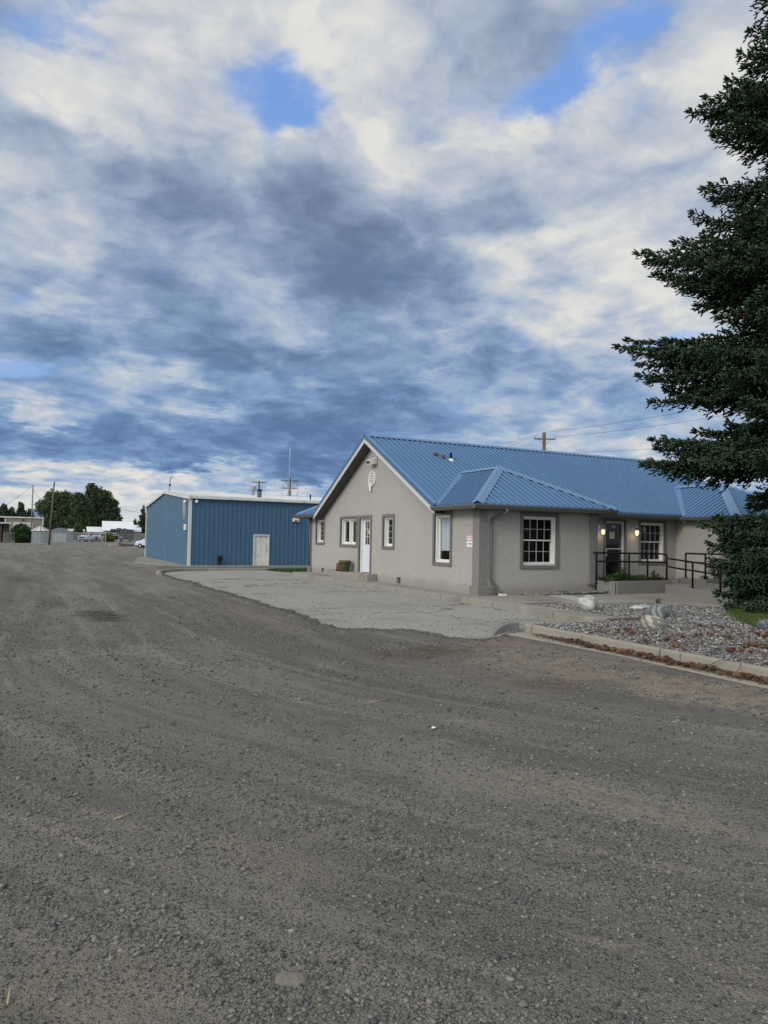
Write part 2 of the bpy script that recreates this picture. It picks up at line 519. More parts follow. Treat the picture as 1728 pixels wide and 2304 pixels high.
def mats():
    # --- stucco
    def stucco(name, c):
        t = NT(name)
        n = t.noise(17, detail=5, rough=.7, dist=.8); n2 = t.noise(.55, detail=5); n3 = t.noise(70, detail=2)
        col = t.mix(n2, tuple(q * .88 for q in c), tuple(q * 1.1 for q in c))
        col = t.mix(t.ramp(n, .38, .60, .0, .42), col, tuple(q * .70 for q in c))
        # rain streaks and splash dirt low on the wall
        sv = t.scale(t.pos, (3.2, 3.2, .22)); st = t.ramp(t.noise(1.6, sv, detail=4), .56, .78, 0, .22)
        col = t.mix(st, col, tuple(q * .62 for q in c))
        sz_ = t.N.new('ShaderNodeSeparateXYZ'); t.L.new(t.pos, sz_.inputs[0])
        low = t.math('MULTIPLY', t.ramp(t.math('ADD', sz_.outputs[2], t.math('MULTIPLY', t.noise(1.4, detail=6, rough=.7), -.7)), .25, -.15, 0, 1), .45)
        col = t.mix(low, col, (.20, .175, .14))
        h = t.math('ADD', t.math('MULTIPLY', n, 1.0), t.math('MULTIPLY', n3, .35))
        return t.done(col, .92, t.bump(h, .02, 1.0), spec=.15)
    M['stucco'] = stucco('stucco', (.412, .395, .362))
    M['trim'] = stucco('stucco_trim', (.185, .18, .172))
    M['pillar'] = stucco('stucco_pillar', (.23, .225, .215))
    # --- metals
    def sheet(name, c, rough, var=.08, spec=.45, oil=True, streak=False):
        t = NT(name)
        n = t.noise(.7, detail=6); n2 = t.noise(7, detail=4)
        col = t.mix(n, tuple(q * (1 - var) for q in c), tuple(q * (1 + var) for q in c))
        col = t.mix(t.ramp(n2, .5, .8, 0, .18), col, tuple(q * .75 + .03 for q in c))
        if streak:
            sv = t.noise(1.3, t.scale(t.pos, (3.4, .22, .3)), detail=6, rough=.7); col = t.mix(t.ramp(sv, .5, .75, 0, .35), col, tuple(q * .8 + .06 for q in c))
        sp = t.noise(210, detail=1); col = t.mix(t.ramp(sp, .74, .8, 0, .35), col, (.5, .52, .53))
        r = t.math('MULTIPLY_ADD', n2, .22, rough - .1)
        return t.done(col, r, t.bump(n2, .004, .5) if oil else None, 0.0, spec)
    M['roof'] = sheet('blue_roof_metal', (.078, .170, .315), .42, .12, streak=True)
    M['roof_cap'] = sheet('blue_cap_metal', (.115, .22, .365), .40)
    M['roof_dark'] = pmat('roof_underside', (.025, .035, .05), rough=.7)
    M['shed'] = sheet('blue_wall_metal', (.05, .115, .195), .48, .12)
    M['shed_white'] = pmat('white_trim_metal', (.56, .58, .57), .12, 2.0, .5, dirt=(.30, .29, .26))
    M['shed_roof'] = pmat('white_roof_metal', (.54, .55, .54), .15, 1.6, .55, dirt=(.4, .39, .36))
    M['gutter'] = pmat('gutter_metal', (.105, .105, .098), .2, 2, .45, spec=.5)
    M['rake'] = pmat('rake_blue', (.055, .12, .20), .08, 2, .4, spec=.5)
    M['fascia'] = pmat('grey_fascia', (.50, .505, .50), .1, 2, .55)
    M['soffit'] = None
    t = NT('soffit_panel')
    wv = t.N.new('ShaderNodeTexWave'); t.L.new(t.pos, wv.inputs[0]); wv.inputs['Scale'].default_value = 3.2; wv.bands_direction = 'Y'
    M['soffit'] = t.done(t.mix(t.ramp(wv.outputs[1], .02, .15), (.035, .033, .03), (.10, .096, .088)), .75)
    M['white'] = pmat('white_paint', (.72, .71, .66), .06, 4, .45)
    M['white2'] = pmat('white_vinyl', (.66, .66, .62), .06, 4, .4)
    M['door_white'] = pmat('door_white', (.66, .69, .74), .05, 4, .35)
    M['door_cream'] = pmat('weathered_door', (.66, .64, .57), .1, 3, .6, dirt=(.46, .40, .3))
    M['black'] = pmat('black_metal', (.006, .006, .0065), .2, 8, .6, spec=.2)
    M['dark'] = pmat('dark_void', (.010, .010, .011), .2, 8, .9)
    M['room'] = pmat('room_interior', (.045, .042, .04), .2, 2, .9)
    t = NT('window_glass')
    gl = t.N.new('ShaderNodeBsdfGlossy'); gl.inputs['Roughness'].default_value = .02; gl.inputs['Color'].default_value = (.62, .66, .72, 1)
    tr = t.N.new('ShaderNodeBsdfTransparent'); tr.inputs['Color'].default_value = (.74, .76, .76, 1)
    fr = t.N.new('ShaderNodeLayerWeight'); fr.inputs['Blend'].default_value = .5
    mx = t.N.new('ShaderNodeMixShader'); t.L.new(t.math('MULTIPLY_ADD', t.math('POWER', fr.outputs['Facing'], 4.0), .75, .042), mx.inputs[0])
    t.L.new(tr.outputs[0], mx.inputs[1]); t.L.new(gl.outputs[0], mx.inputs[2]); t.L.new(mx.outputs[0], t.out.inputs[0]); M['glass'] = t.m
    t = NT('blind')
    wv = t.N.new('ShaderNodeTexWave'); t.L.new(t.pos, wv.inputs[0]); wv.inputs['Scale'].default_value = 12; wv.bands_direction = 'Z'
    M['blind'] = t.done(t.mix(t.ramp(wv.outputs[1], .1, .5), (.55, .62, .68), (.80, .85, .90)), .6)
    t = NT('lamp_glass'); M['lamp'] = t.done((.9, .82, .65), .3, emit=(1, .80, .48), estr=1.0)
    M['steel'] = pmat('galvanised_steel', (.34, .35, .35), .15, 6, .5, metal=.5)
    M['chrome'] = pmat('polished_lantern_metal', (.55, .55, .54), .1, 8, .25, metal=.9)
    # --- concrete
    def conc(name, c, crack=0.0, dirt=(.16, .14, .11), joint=None):
        t = NT(name)
        n1 = t.noise(.9, detail=7, rough=.62); n2 = t.noise(9, detail=5); n3 = t.noise(140, detail=3, rough=.7)
        col = t.mix(n1, tuple(q * .78 for q in c), tuple(q * 1.18 for q in c))
        col = t.mix(t.ramp(n2, .4, .75, 0, .35), col, tuple(q * .8 for q in c))
        col = t.mix(t.ramp(n3, .5, .7, 0, .25), col, tuple(q * .66 for q in c))
        col = t.mix(t.ramp(t.noise(.45, detail=6, rough=.7), .48, .66, 0, .65), col, dirt)
        h = t.math('ADD', n3, t.math('MULTIPLY', n2, .5))
        nrm = t.bump(h, .004, .6)
        if crack:
            wv = t.vadd(t.pos, t.noise(.7, detail=7, rough=.65, color=True), 2.4)
            v = t.voro(crack, wv, 'DISTANCE_TO_EDGE')
            keep = t.ramp(t.noise(.5, t.scale(t.pos, (1, 1, 1), (7, 3, 0)), detail=2), .36, .46)
            cr = t.math('MULTIPLY', t.ramp(v.outputs['Distance'], .002, .009, 1, 0), keep)
            v2 = t.voro(crack * 4.1, wv, 'DISTANCE_TO_EDGE')
            keep2 = t.ramp(t.noise(.8, t.scale(t.pos, (1, 1, 1), (2, 13, 0)), detail=3), .60, .68)
            cr = t.math('MAXIMUM', cr, t.math('MULTIPLY', t.ramp(v2.outputs['Distance'], .005, .02, .7, 0), keep2))
            col = t.mix(t.math('MULTIPLY', cr, .8), col, (.055, .05, .045))
            nrm = t.bump(t.math('MULTIPLY', cr, -1), .01, 1, nrm)
        if joint:
            sx = t.N.new('ShaderNodeSeparateXYZ'); t.L.new(t.pos, sx.inputs[0])
            for ax, per, ph in joint:
                a = t.math('ABSOLUTE', t.math('SUBTRACT', t.math('FRACT', t.math('MULTIPLY_ADD', sx.outputs[ax], 1 / per, ph)), .5))
                j = t.ramp(a, .5 - .022 / per, .5 - .006 / per, 0, 1)
                col = t.mix(t.math('MULTIPLY', j, .75), col, (.06, .055, .05))
        return t.done(col, .9, nrm, spec=.2)
    M['pad'] = conc('parking_concrete', (.295, .285, .255), .17, (.185, .172, .15), joint=[(1, 6.1, .3), (0, 3.05, .22)])
    M['walk'] = conc('walk_concrete', (.285, .268, .232), 0, joint=[(1, 2.6, .1)])
    M['kerb'] = conc('kerb_concrete', (.29, .268, .22), 0, (.30, .26, .19), joint=[(1, 3.1, .46)])
    M['concrete'] = conc('aged_concrete', (.215, .208, .19), 0, (.12, .11, .095))
    M['concrete_pale'] = conc('pale_concrete', (.42, .41, .385), 0, (.3, .28, .25))
    M['concrete_dark'] = conc('dark_concrete', (.15, .145, .135), 0, (.09, .08, .07))
    # --- lot
    t = NT('gravel_lot')
    p = t.pos
    sx_ = t.N.new('ShaderNodeSeparateXYZ'); t.L.new(p, sx_.inputs[0])
    near_ = t.math('MAXIMUM', t.math('SUBTRACT', 12.0, sx_.outputs[1]), 0.0)
    cu_ = t.N.new('ShaderNodeCombineXYZ'); t.L.new(t.math('MULTIPLY_ADD', t.math('MULTIPLY', near_, near_), -.045, sx_.outputs[0]), cu_.inputs[0]); t.L.new(sx_.outputs[1], cu_.inputs[1])
    lane = t.scale(cu_.outputs[0], (1.0, .15, 1.0))
    track = t.noise(1.0, t.vadd(t.scale(cu_.outputs[0], (2.6, .10, 1.0)), t.noise(.5, detail=3, color=True), .5), detail=5, rough=.62)
    warp = t.vadd(lane, t.noise(.35, detail=3, color=True), .9)
    big = t.noise(.8, warp, detail=6, rough=.6)
    mid = t.noise(2.6, t.vadd(t.scale(cu_.outputs[0], (1, .26, 1)), t.noise(1.2, detail=3, color=True), .5), detail=6, rough=.65)
    fin = t.noise(70, detail=5, rough=.75)
    va = t.voro(46, t.vadd(p, t.noise(30, detail=2, color=True), .012)); vb = t.voro(105)
    vc = t.voro(24, t.vadd(p, t.noise(14, detail=2, color=True), .03))
    col = t.mix(t.ramp(big, .32, .68), (.142, .133, .115), (.252, .234, .196))
    col = t.mix(t.ramp(mid, .52, .74, 0, .75), col, (.33, .295, .23))
    col = t.mix(t.ramp(mid, .46, .28, 0, .65), col, (.110, .105, .094))
    col = t.mix(t.ramp(track, .50, .66, 0, .6), col, (.115, .109, .098))
    col = t.mix(t.ramp(track, .47, .33, 0, .65), col, (.31, .285, .238))
    sep = t.N.new('ShaderNodeSeparateColor'); t.L.new(va.outputs['Color'], sep.inputs[0])
    sepb = t.N.new('ShaderNodeSeparateColor'); t.L.new(vb.outputs['Color'], sepb.inputs[0])
    sepc = t.N.new('ShaderNodeSeparateColor'); t.L.new(vc.outputs['Color'], sepc.inputs[0])
    stone = t.mix(sep.outputs[0], (.080, .079, .075), (.33, .32, .285))
    cover = t.math('MULTIPLY', t.ramp(va.outputs['Distance'], .34, .5, 1, 0), t.ramp(t.math('ADD', sep.outputs[1], t.math('MULTIPLY', t.math('SUBTRACT', big, .5), -1.4)), .40, .50))
    col = t.mix(t.math('MULTIPLY', cover, .75), col, stone)
    stoneb = t.mix(sepb.outputs[0], (.045, .045, .044), (.36, .35, .32))
    col = t.mix(t.math('MULTIPLY', t.ramp(vb.outputs['Distance'], .3, .5, .65, 0), t.ramp(sepb.outputs[1], .35, .45)), col, stoneb)
    covc = t.math('MULTIPLY', t.ramp(vc.outputs['Distance'], .24, .34, 1, 0), t.ramp(sepc.outputs[1], .80, .84))
    col = t.mix(t.math('MULTIPLY', covc, .55), col, t.mix(sepc.outputs[0], (.05, .05, .052), (.27, .265, .245)))
    col = t.mix(t.ramp(fin, .50, .68, 0, .7), col, (.045, .043, .039))
    col = t.mix(t.ramp(fin, .46, .30, 0, .4), col, (.33, .32, .29))
    # stains and dirt drifts with shapes of their own
    def patch(cx, cy, sx, sy, rot, c, amt, lo=.35):
        nonlocal col
        q = t.N.new('ShaderNodeMapping'); q.vector_type = 'TEXTURE'; t.L.new(t.vadd(p, t.noise(1.1, detail=6, rough=.7, color=True), 2.6 * min(sx, sy)), q.inputs[0])
        q.inputs['Location'].default_value = (cx + 1.3 * min(sx, sy), cy + 1.3 * min(sx, sy), .0); q.inputs['Rotation'].default_value = (0, 0, radians(rot)); q.inputs['Scale'].default_value = (sx, sy, 1000)
        ln = t.N.new('ShaderNodeVectorMath'); ln.operation = 'LENGTH'; t.L.new(q.outputs[0], ln.inputs[0])
        f = t.math('MULTIPLY', t.ramp(ln.outputs['Value'], 1.0, lo, 0, amt), t.ramp(t.noise(4, detail=7, rough=.75), .36, .6, .12, 1))
        col = t.mix(f, col, c)
    patch(1.35, 16.4, .75, 1.5, 8, (.030, .024, .020), .9)
    patch(.6, 19.5, .5, 1.6, 10, (.05, .042, .036), .5)
    patch(-.4, 31, .8, 4.5, 4, (.06, .05, .042), .5)
    patch(-.6, 38, .8, 3.5, 4, (.06, .05, .042), .45)
    patch(5.6, 9.7, 1.5, .8, 10, (.115, .078, .045), .8)
    patch(7.4, 10.2, .9, .6, 0, (.33, .225, .125), .65)
    patch(6.9, 8.1, 1.3, 1.5, 0, (.40, .325, .22), .75)
    patch(6.2, 8.0, 2.1, 2.3, 20, (.27, .235, .18), .6)
    patch(7.3, 5.9, 1.0, 1.9, 0, (.40, .33, .225), .75)
    patch(5.9, 7.0, .9, .5, 0, (.15, .10, .068), .6)
    patch(3.0, 4.9, .7, 1.6, 12, (.27, .25, .205), .7)
    patch(3.7, 3.6, .35, 1.5, 20, (.29, .265, .21), .7)
    patch(1.3, 3.9, .5, .9, 20, (.27, .245, .195), .5)
    patch(.2, 2.9, .6, .5, 0, (.28, .25, .19), .6)
    patch(.9, 11.3, 1.2, .7, 0, (.31, .285, .235), .6)
    patch(4.2, 30, 1.5, 8, 0, (.29, .27, .225), .5)
    patch(4.6, 16, .8, 5, 0, (.25, .215, .165), .5)
    h = t.math('ADD', t.math('MULTIPLY', t.ramp(va.outputs['Distance'], .5, .1), t.ramp(sep.outputs[1], .3, .5)), t.math('MULTIPLY', t.ramp(vb.outputs['Distance'], .5, .1), .4))
    h = t.math('ADD', h, t.math('MULTIPLY', fin, .7))
    h = t.math('ADD', h, t.math('MULTIPLY', t.noise(17, detail=4, rough=.7), 1.8))
    h = t.math('ADD', h, t.math('MULTIPLY', covc, .9))
    M['lot'] = t.done(col, .95, t.bump(h, .022, 1.0), spec=.15)
    # --- stones coloured one by one
    t = NT('loose_stone'); a = t.N.new('ShaderNodeVertexColor'); a.layer_name = 'tone'
    n = t.noise(60, detail=4); M['stone'] = t.done(t.mix(t.math('MULTIPLY', n, .55), a.outputs[0], (.05, .048, .045)), .85, t.bump(n, .002, .6), spec=.25)
    t = NT('leaf_green'); a = t.N.new('ShaderNodeVertexColor'); a.layer_name = 'tone'
    M['leaf'] = t.done(a.outputs[0], .6, spec=.25)
    t.p.inputs['Subsurface Weight'].default_value = 0
    t = NT('spruce_needles'); a = t.N.new('ShaderNodeVertexColor'); a.layer_name = 'tone'
    n = t.noise(120, detail=3); M['needle'] = t.done(t.mix(t.ramp(n, .4, .6, 0, .6), a.outputs[0], (.006, .009, .006)), .8, t.bump(n, .01, 1), spec=.12)
    M['bark'] = pmat('bark', (.11, .08, .06), .4, 6, .95, .03, 20)
    M['pole'] = pmat('weathered_pole', (.115, .088, .068), .35, 3, .9, .01, 30)
    M['pole_grey'] = pmat('grey_pole', (.2, .185, .165), .3, 3, .9, .01, 30)
    M['cone'] = pmat('pine_cone', (.080, .047, .030), .5, 14, .85)
    M['cone2'] = pmat('pale_cone', (.17, .10, .058), .5, 14, .85)
    M['soil'] = pmat('planter_soil', (.05, .038, .028), .4, 9, .95, .02, 30)
    t = NT('lawn_soil'); n = t.noise(4, detail=6)
    M['lawn'] = t.done(t.mix(n, (.022, .040, .010), (.075, .085, .030)), .95, t.bump(t.noise(60), .02))
    M['gravel_bed'] = pmat('river_rock_bed', (.10, .095, .09), .5, 25, .95, .02, 40)
    # banded boulders
    def rock(name, c1, c2, sc, rot):
        t = NT(name); v = t.scale(t.obj, (1, 1, 1), rot=rot)
        wv = t.N.new('ShaderNodeTexWave'); t.L.new(v, wv.inputs[0]); wv.inputs['Scale'].default_value = sc; wv.inputs['Distortion'].default_value = 9; wv.inputs['Detail'].default_value = 6; wv.inputs['Detail Scale'].default_value = 1.1; wv.inputs['Detail Roughness'].default_value = .65
        n = t.noise(9, detail=7, rough=.7)
        col = t.mix(t.ramp(wv.outputs[1], .3, .75), c1, c2); col = t.mix(t.ramp(n, .45, .7, 0, .6), col, tuple(q * .4 for q in c1))
        return t.done(col, .85, t.bump(n, .03, .8), spec=.3)
    M['rock_white'] = rock('pale_marbled_rock', (.34, .35, .32), (.50, .49, .46), 1.0, (.3, .9, .2))
    M['rock_band'] = rock('banded_cream_rock', (.18, .18, .16), (.42, .39, .30), 2.2, (.1, 1.25, .4))
    M['rock_grey'] = rock('grey_veined_rock', (.11, .125, .12), (.24, .26, .25), 2.0, (.2, .2, 1.2))
    M['rock_dark'] = rock('dark_round_rock', (.08, .09, .10), (.18, .19, .2), 3.0, (.2, .2, .2))
    M['rock_buried'] = pmat('muddy_rock', (.17, .155, .125), .45, 22, .9, .01, 60)
    M['pot'] = pmat('green_glazed_pot', (.052, .062, .018), .25, 6, .35, spec=.5)
    M['log'] = pmat('log_bark', (.13, .062, .035), .6, 16, .95, .03, 30)
    M['log_end'] = pmat('log_end_grain', (.34, .24, .15), .2, 20, .9)
    M['tan'] = None
    t = NT('tan_ribbed_wall')
    wv = t.N.new('ShaderNodeTexWave'); t.L.new(t.obj, wv.inputs[0]); wv.inputs['Scale'].default_value = 1.0
    M['tan'] = t.done(t.mix(t.ramp(wv.outputs[1], 0, .3), (.20, .185, .13), (.33, .30, .22)), .7)
    M['brown'] = pmat('brown_wall', (.10, .062, .04), .3, 3, .9)
    M['offwhite'] = pmat('offwhite_siding', (.44, .43, .38), .1, 3, .7)
    M['hut'] = pmat('grey_corrugated', (.20, .235, .25), .15, 2, .55, metal=.2)
    M['hut_white'] = pmat('grey_panel', (.40, .39, .36), .12, 2, .7)
    M['car_white'] = pmat('white_car_paint', (.70, .72, .72), .03, 3, .25, spec=.6)
    M['car_dark'] = pmat('dark_car_paint', (.018, .020, .026), .1, 3, .25, spec=.6)
    M['van_paint'] = pmat('silver_blue_paint', (.55, .62, .70), .03, 3, .25, spec=.6)
    M['van_low'] = pmat('violet_bumper', (.17, .18, .25), .05, 3, .4)
    M['car_glass'] = pmat('car_glass', (.03, .04, .045), .1, 3, .08, spec=.8)
    M['tyre'] = pmat('tyre_rubber', (.014, .014, .014), .2, 6, .9)
    M['wood_fence'] = pmat('old_fence_wood', (.12, .10, .085), .4, 2, .9)
    M['plank'] = pmat('bleached_plank', (.42, .39, .34), .25, 3, .8)
    M['notice'] = pmat('cream_paper', (.60, .58, .42), .03, 5, .7)
    M['sign_white'] = pmat('sign_white', (.74, .73, .74), .03, 5, .5)
    M['magenta'] = pmat('magenta_ink', (.45, .06, .22), .05, 5, .6)
    M['grey_ink'] = pmat('silver_vinyl', (.50, .51, .52), .05, 5, .5)
    M['hill'] = pmat('hill_haze_blue', (.155, .20, .30), .12, .004, 1)  # blue of distance haze is put into the hill colour
    M['wire'] = pmat('wire', (.03, .03, .035), .1, 1, .6)
    t = NT('chain_link')
    d = t.N.new('ShaderNodeBsdfDiffuse'); d.inputs[0].default_value = (.33, .34, .34, 1); tr = t.N.new('ShaderNodeBsdfTransparent'); mx = t.N.new('ShaderNodeMixShader')
    mx.inputs[0].default_value = .24; t.L.new(tr.outputs[0], mx.inputs[1]); t.L.new(d.outputs[0], mx.inputs[2]); t.L.new(mx.outputs[0], t.out.inputs[0]); M['mesh'] = t.m


mats()

# ================================================================== THE SETTING
def lot():
    def lines(a, b, st, lo, hi):
        L = list(np.arange(a, b + 1e-6, st)); g = st
        v = a
        while v > lo: g *= 1.35; v -= g; L.insert(0, max(v, lo))
        g = st; v = L[-1]
        while v < hi: g *= 1.22; v += g; L.append(min(v, hi))
        return L
    xs = lines(-5, 9.6, .13, -2500, 3000); ys = lines(.6, 18, .13, -900, 6000)
    V = np.array([(x, y, zn(x, y)) for y in ys for x in xs]); nx = len(xs)
    F = np.array([(j * nx + i, j * nx + i + 1, (j + 1) * nx + i + 1, (j + 1) * nx + i) for j in range(len(ys) - 1) for i in range(nx - 1)])
    o = np_mesh('gravel_lot', V, F, M['lot'], smooth=True)
    tag(o, 'grey gravel and dirt lot with tyre tracks', 'ground', kind='structure')


lot()


def flatring(poly, z, name, mat, label, cat, z0=-.5, bevel=0, kind='structure'):
    m = MB(); m.prism(poly, z0, z)
    return tag(m.build(name, mat, bevel=bevel), label, cat, kind=kind)


# parking pad, its near and left edges broken and ragged
edge = [(8.72, 11.28), (8.2, 11.02), (7.7, 10.75), (7.25, 10.62), (7.0, 10.72), (6.9, 11.15), (6.75, 11.9), (6.6, 12.3), (6.15, 12.5), (5.75, 12.62), (5.45, 12.95), (5.36, 13.6),
        (5.6, 14.4), (5.55, 15.3), (5.72, 16.2), (5.5, 17.3), (5.66, 18.8), (5.5, 20.4), (5.62, 22.0), (5.42, 24.6), (5.62, 27), (5.45, 29.2), (5.5, 31.4), (5.62, 33.2)]
rag = []
for i in range(len(edge) - 1):
    a, b = Vector(edge[i]), Vector(edge[i + 1]); n = max(2, int((b - a).length / .14)); nr = Vector((-(b - a).y, (b - a).x)).normalized()
    for k in range(n):
        p = a.lerp(b, k / n); w = noise.noise(Vector((p.x * 2.3, p.y * 2.3, 5))) * .16 + noise.noise(Vector((p.x * 9, p.y * 9, 1))) * .05
        rag.append((p.x + nr.x * w, p.y + nr.y * w))
pad = rag + [(5.7, 34.6), (6.0, 36.3), (6.7, 38.0), (7.6, 39.2), (9.0, 39.6), (12.2, 39.6), (12.2, 30.9), (11.3, 30.9), (11.3, 15), (11.0, 11.28)]
pm = MB()
# strips so that it follows the fall of the ground
pm.prism(pad, lambda x, y: zg(x, y) - .4, lambda x, y: zg(x, y) + .014)
cutbm = bmesh.new(); tmp = bpy.data.meshes.new('t'); tmp.from_pydata(pm.v, [], pm.f); cutbm.from_mesh(tmp); bpy.data.meshes.remove(tmp)
for yy in range(26, 40, 1):
    bmesh.ops.bisect_plane(cutbm, geom=cutbm.verts[:] + cutbm.edges[:] + cutbm.faces[:], plane_co=(0, yy, 0), plane_no=(0, 1, 0))
for v in cutbm.verts:
    if v.co.z > zg(v.co.x, v.co.y) - .2 or v.co.z > -.3: v.co.z = zg(v.co.x, v.co.y) + .014
me = bpy.data.meshes.new('parking_pad'); cutbm.to_mesh(me); cutbm.free(); me.materials.append(M['pad'])
o = bpy.data.objects.new('parking_pad', me); COL.objects.link(o); tag(o, 'cracked pale concrete parking pad beside the house', 'pavement', kind='structure')

# far kerb that closes the pad, pavers behind it
fk = [(5.35, 33.6), (5.42, 34.8), (5.75, 36.4), (6.45, 38.1), (7.4, 39.35), (8.9, 39.85), (12.2, 39.85), (15.4, 40.3)]
m = MB()
for a, b in zip(fk[:-1], fk[1:]):
    m.beam((a[0], a[1], zg(*a) + .02), (b[0], b[1], zg(*b) + .02), .16, .24)
tag(m.build('kerb', M['kerb'], bevel=.02), 'low curved concrete kerb at the far end of the pad', 'kerb', kind='structure')

SWZ = .176
# sidewalk along the gable and its continuation as a tapering strip
side = [(11.9, 31.0), (10.78, 31.0), (10.62, 30.2), (10.70, 26), (10.72, 20), (10.85, 17.4), (10.92, 16.2), (10.75, 14.0), (10.63, 12.0), (10.70, 11.5), (10.95, 11.36),
        (11.35, 11.45), (11.42, 12.2), (11.35, 13.4), (11.28, 14.74), (12.0, 14.88), (12.7, 14.84), (13.3, 14.45), (15.25, 14.14), (16.1, 13.3), (16.7, 12.55), (17.3, 11.2), (19.6, 11.6),
        (21, 13.2), (18.6, 14.2), (18.6, 16.75), (13.2, 16.83), (12.9, 17.1), (11.9, 17.1)]
flatring(side, SWZ, 'sidewalk', M['walk'], 'worn concrete sidewalk wrapping the corner of the house', 'sidewalk', bevel=.015)
flatring([(13.85, 16.78), (14.55, 16.78), (13.95, 14.46), (13.3, 14.5), (13.42, 15.2)], SWZ + .005, 'walk_patch', M['concrete_pale'], 'pale repaired slab set into the sidewalk', 'pavement', z0=SWZ - .05)
# gravel bed surface below the stones
bed = [(8.82, 11.25), (10.64, 11.35), (11.3, 11.5), (11.38, 12.2), (11.3, 13.4), (11.25, 14.74), (12.7, 14.8), (13.3, 14.42), (15.25, 14.1), (16.1, 13.25), (16.7, 12.5), (17.2, 11.2), (19, 6), (19, 1.5), (8.82, 1.5)]
flatring(bed, .105, 'stone_bed', M['gravel_bed'], 'bed of grey river stones beside the kerb', 'ground', z0=-.3)
flatring([(13.1, 16.8), (16.1, 16.8), (16.1, 17.2), (13.1, 17.2)], .14, 'wall_bed', M['gravel_bed'], 'thin strip of stones at the foot of the front wall', 'ground', z0=-.3)
# kerb with its gutter pan, running towards the camera on the right
m = MB()
ky = [11.2, 9.6, 7.5, 5.9, 4.0, 1.5]
for a, b in zip(ky[:-1], ky[1:]):
    m.hexa([(8.66, a - .006, -.3), (8.84, a - .006, -.3), (8.84, b + .006, -.3), (8.66, b + .006, -.3), (8.68, a - .006, .155), (8.83, a - .006, .155), (8.83, b + .006, .155), (8.68, b + .006, .155)])
tag(m.build('kerb', M['kerb'], bevel=.022), 'straight buff concrete kerb holding back the stone bed', 'kerb', kind='structure')
m = MB(); m.prism([(8.1, 11.0), (8.66, 11.15), (8.66, 1.5), (8.16, 1.5), (8.2, 6), (8.3, 8.3)], -.3, .016)
tag(m.build('gutter_pan', M['kerb'], bevel=.008), 'narrow concrete gutter pan filled with cones along the kerb', 'kerb', kind='structure')
# rounded dark kerb return at the corner of the pad
pts = []
for k in range(9):
    t = k / 8
    pts.append((8.62 - .98 * t, 11.42 - .40 * t * t - .12 * t, .125 * (1 - t ** 2.4) + .015))
m = MB()
for a, b in zip(pts[:-1], pts[1:]):
    m.hexa([(a[0] + .02, a[1] - .14, -.1), (a[0], a[1] + .10, -.1), (b[0], b[1] + .10, -.1), (b[0] - .02, b[1] - .14, -.1),
            (a[0] + .02, a[1] - .11, a[2] * 1.25), (a[0], a[1] + .09, a[2] * 1.25), (b[0], b[1] + .09, b[2] * 1.25), (b[0] - .02, b[1] - .11, b[2] * 1.25)])
tag(m.build('kerb', M['concrete'], bevel=.012), 'short dark kerb return curving down at the corner of the pad', 'kerb', kind='structure')
m = MB(); m.box(9.75, 10.62, 11.24, 11.40, -.1, .115)
tag(m.build('edging_block', M['concrete'], bevel=.015), 'short grey concrete edging block between pad and stone bed', 'edging')
m = MB(); m.box(10.98, 12.25, 11.24, 11.31, .05, .175)
tag(m.build('landscape_timber', M['wood_fence'], bevel=.01), 'thin dark timber edging lying in the river stones', 'edging')
# lawns
flatring([(13.0, 9.35), (13.6, 10.1), (15.1, 11.7), (16.2, 12.3), (17.0, 12.0), (17.3, 11.0), (22, 12), (26, 8), (22, 2), (14, 5), (12.9, 8.3)], .145, 'lawn', M['lawn'], 'patch of lawn under the big spruce', 'lawn', z0=-.3)
flatring([(12.3, 39.5), (12.6, 36.9), (13.3, 36.0), (16.5, 35.8), (22, 38), (22, 40.6), (15.4, 40.1), (12.6, 39.85)], lambda x, y: zg(x, y) + .05, 'lawn', M['lawn'], 'small strip of lawn between the house and the blue shed', 'lawn', z0=-.6)
# concrete aprons round the shed
flatring([(9.3, 46.95), (8.9, 47.3), (7.9, 47.9), (7.1, 50), (6.6, 53.5), (7.4, 58), (8.1, 63.2), (8.9, 66.6), (9.3, 66.6)], lambda x, y: zg(x, y) + .04, 'apron', M['walk'], 'concrete apron before the big sliding doors of the shed', 'pavement', z0=-.6)
flatring([(9.0, 46.0), (24, 46.0), (24, 47.0), (9.2, 47.0)], lambda x, y: -.21, 'shed_walk', M['walk'], 'narrow concrete walk along the long shed wall', 'pavement', z0=-.7)
flatring([(9.0, 43.5), (24, 43.9), (24, 46.0), (9.0, 46.0)], lambda x, y: zg(x, y) + .012, 'shed_lane', M['concrete_dark'], 'dark asphalt lane in front of the shed', 'pavement', z0=-.6)
# hills on the horizon
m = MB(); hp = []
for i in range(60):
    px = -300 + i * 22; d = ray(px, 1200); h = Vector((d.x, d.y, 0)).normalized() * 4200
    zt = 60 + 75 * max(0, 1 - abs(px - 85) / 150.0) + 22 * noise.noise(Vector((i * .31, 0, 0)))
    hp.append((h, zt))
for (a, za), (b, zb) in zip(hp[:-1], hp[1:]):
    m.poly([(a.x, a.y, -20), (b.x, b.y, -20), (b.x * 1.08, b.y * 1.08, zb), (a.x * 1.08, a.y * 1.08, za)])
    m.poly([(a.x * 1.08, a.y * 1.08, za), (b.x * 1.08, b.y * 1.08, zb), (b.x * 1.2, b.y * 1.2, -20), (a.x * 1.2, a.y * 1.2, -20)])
tag(m.build('hills', M['hill'], smooth=True), 'distant blue hills on the horizon', 'hills', kind='structure')


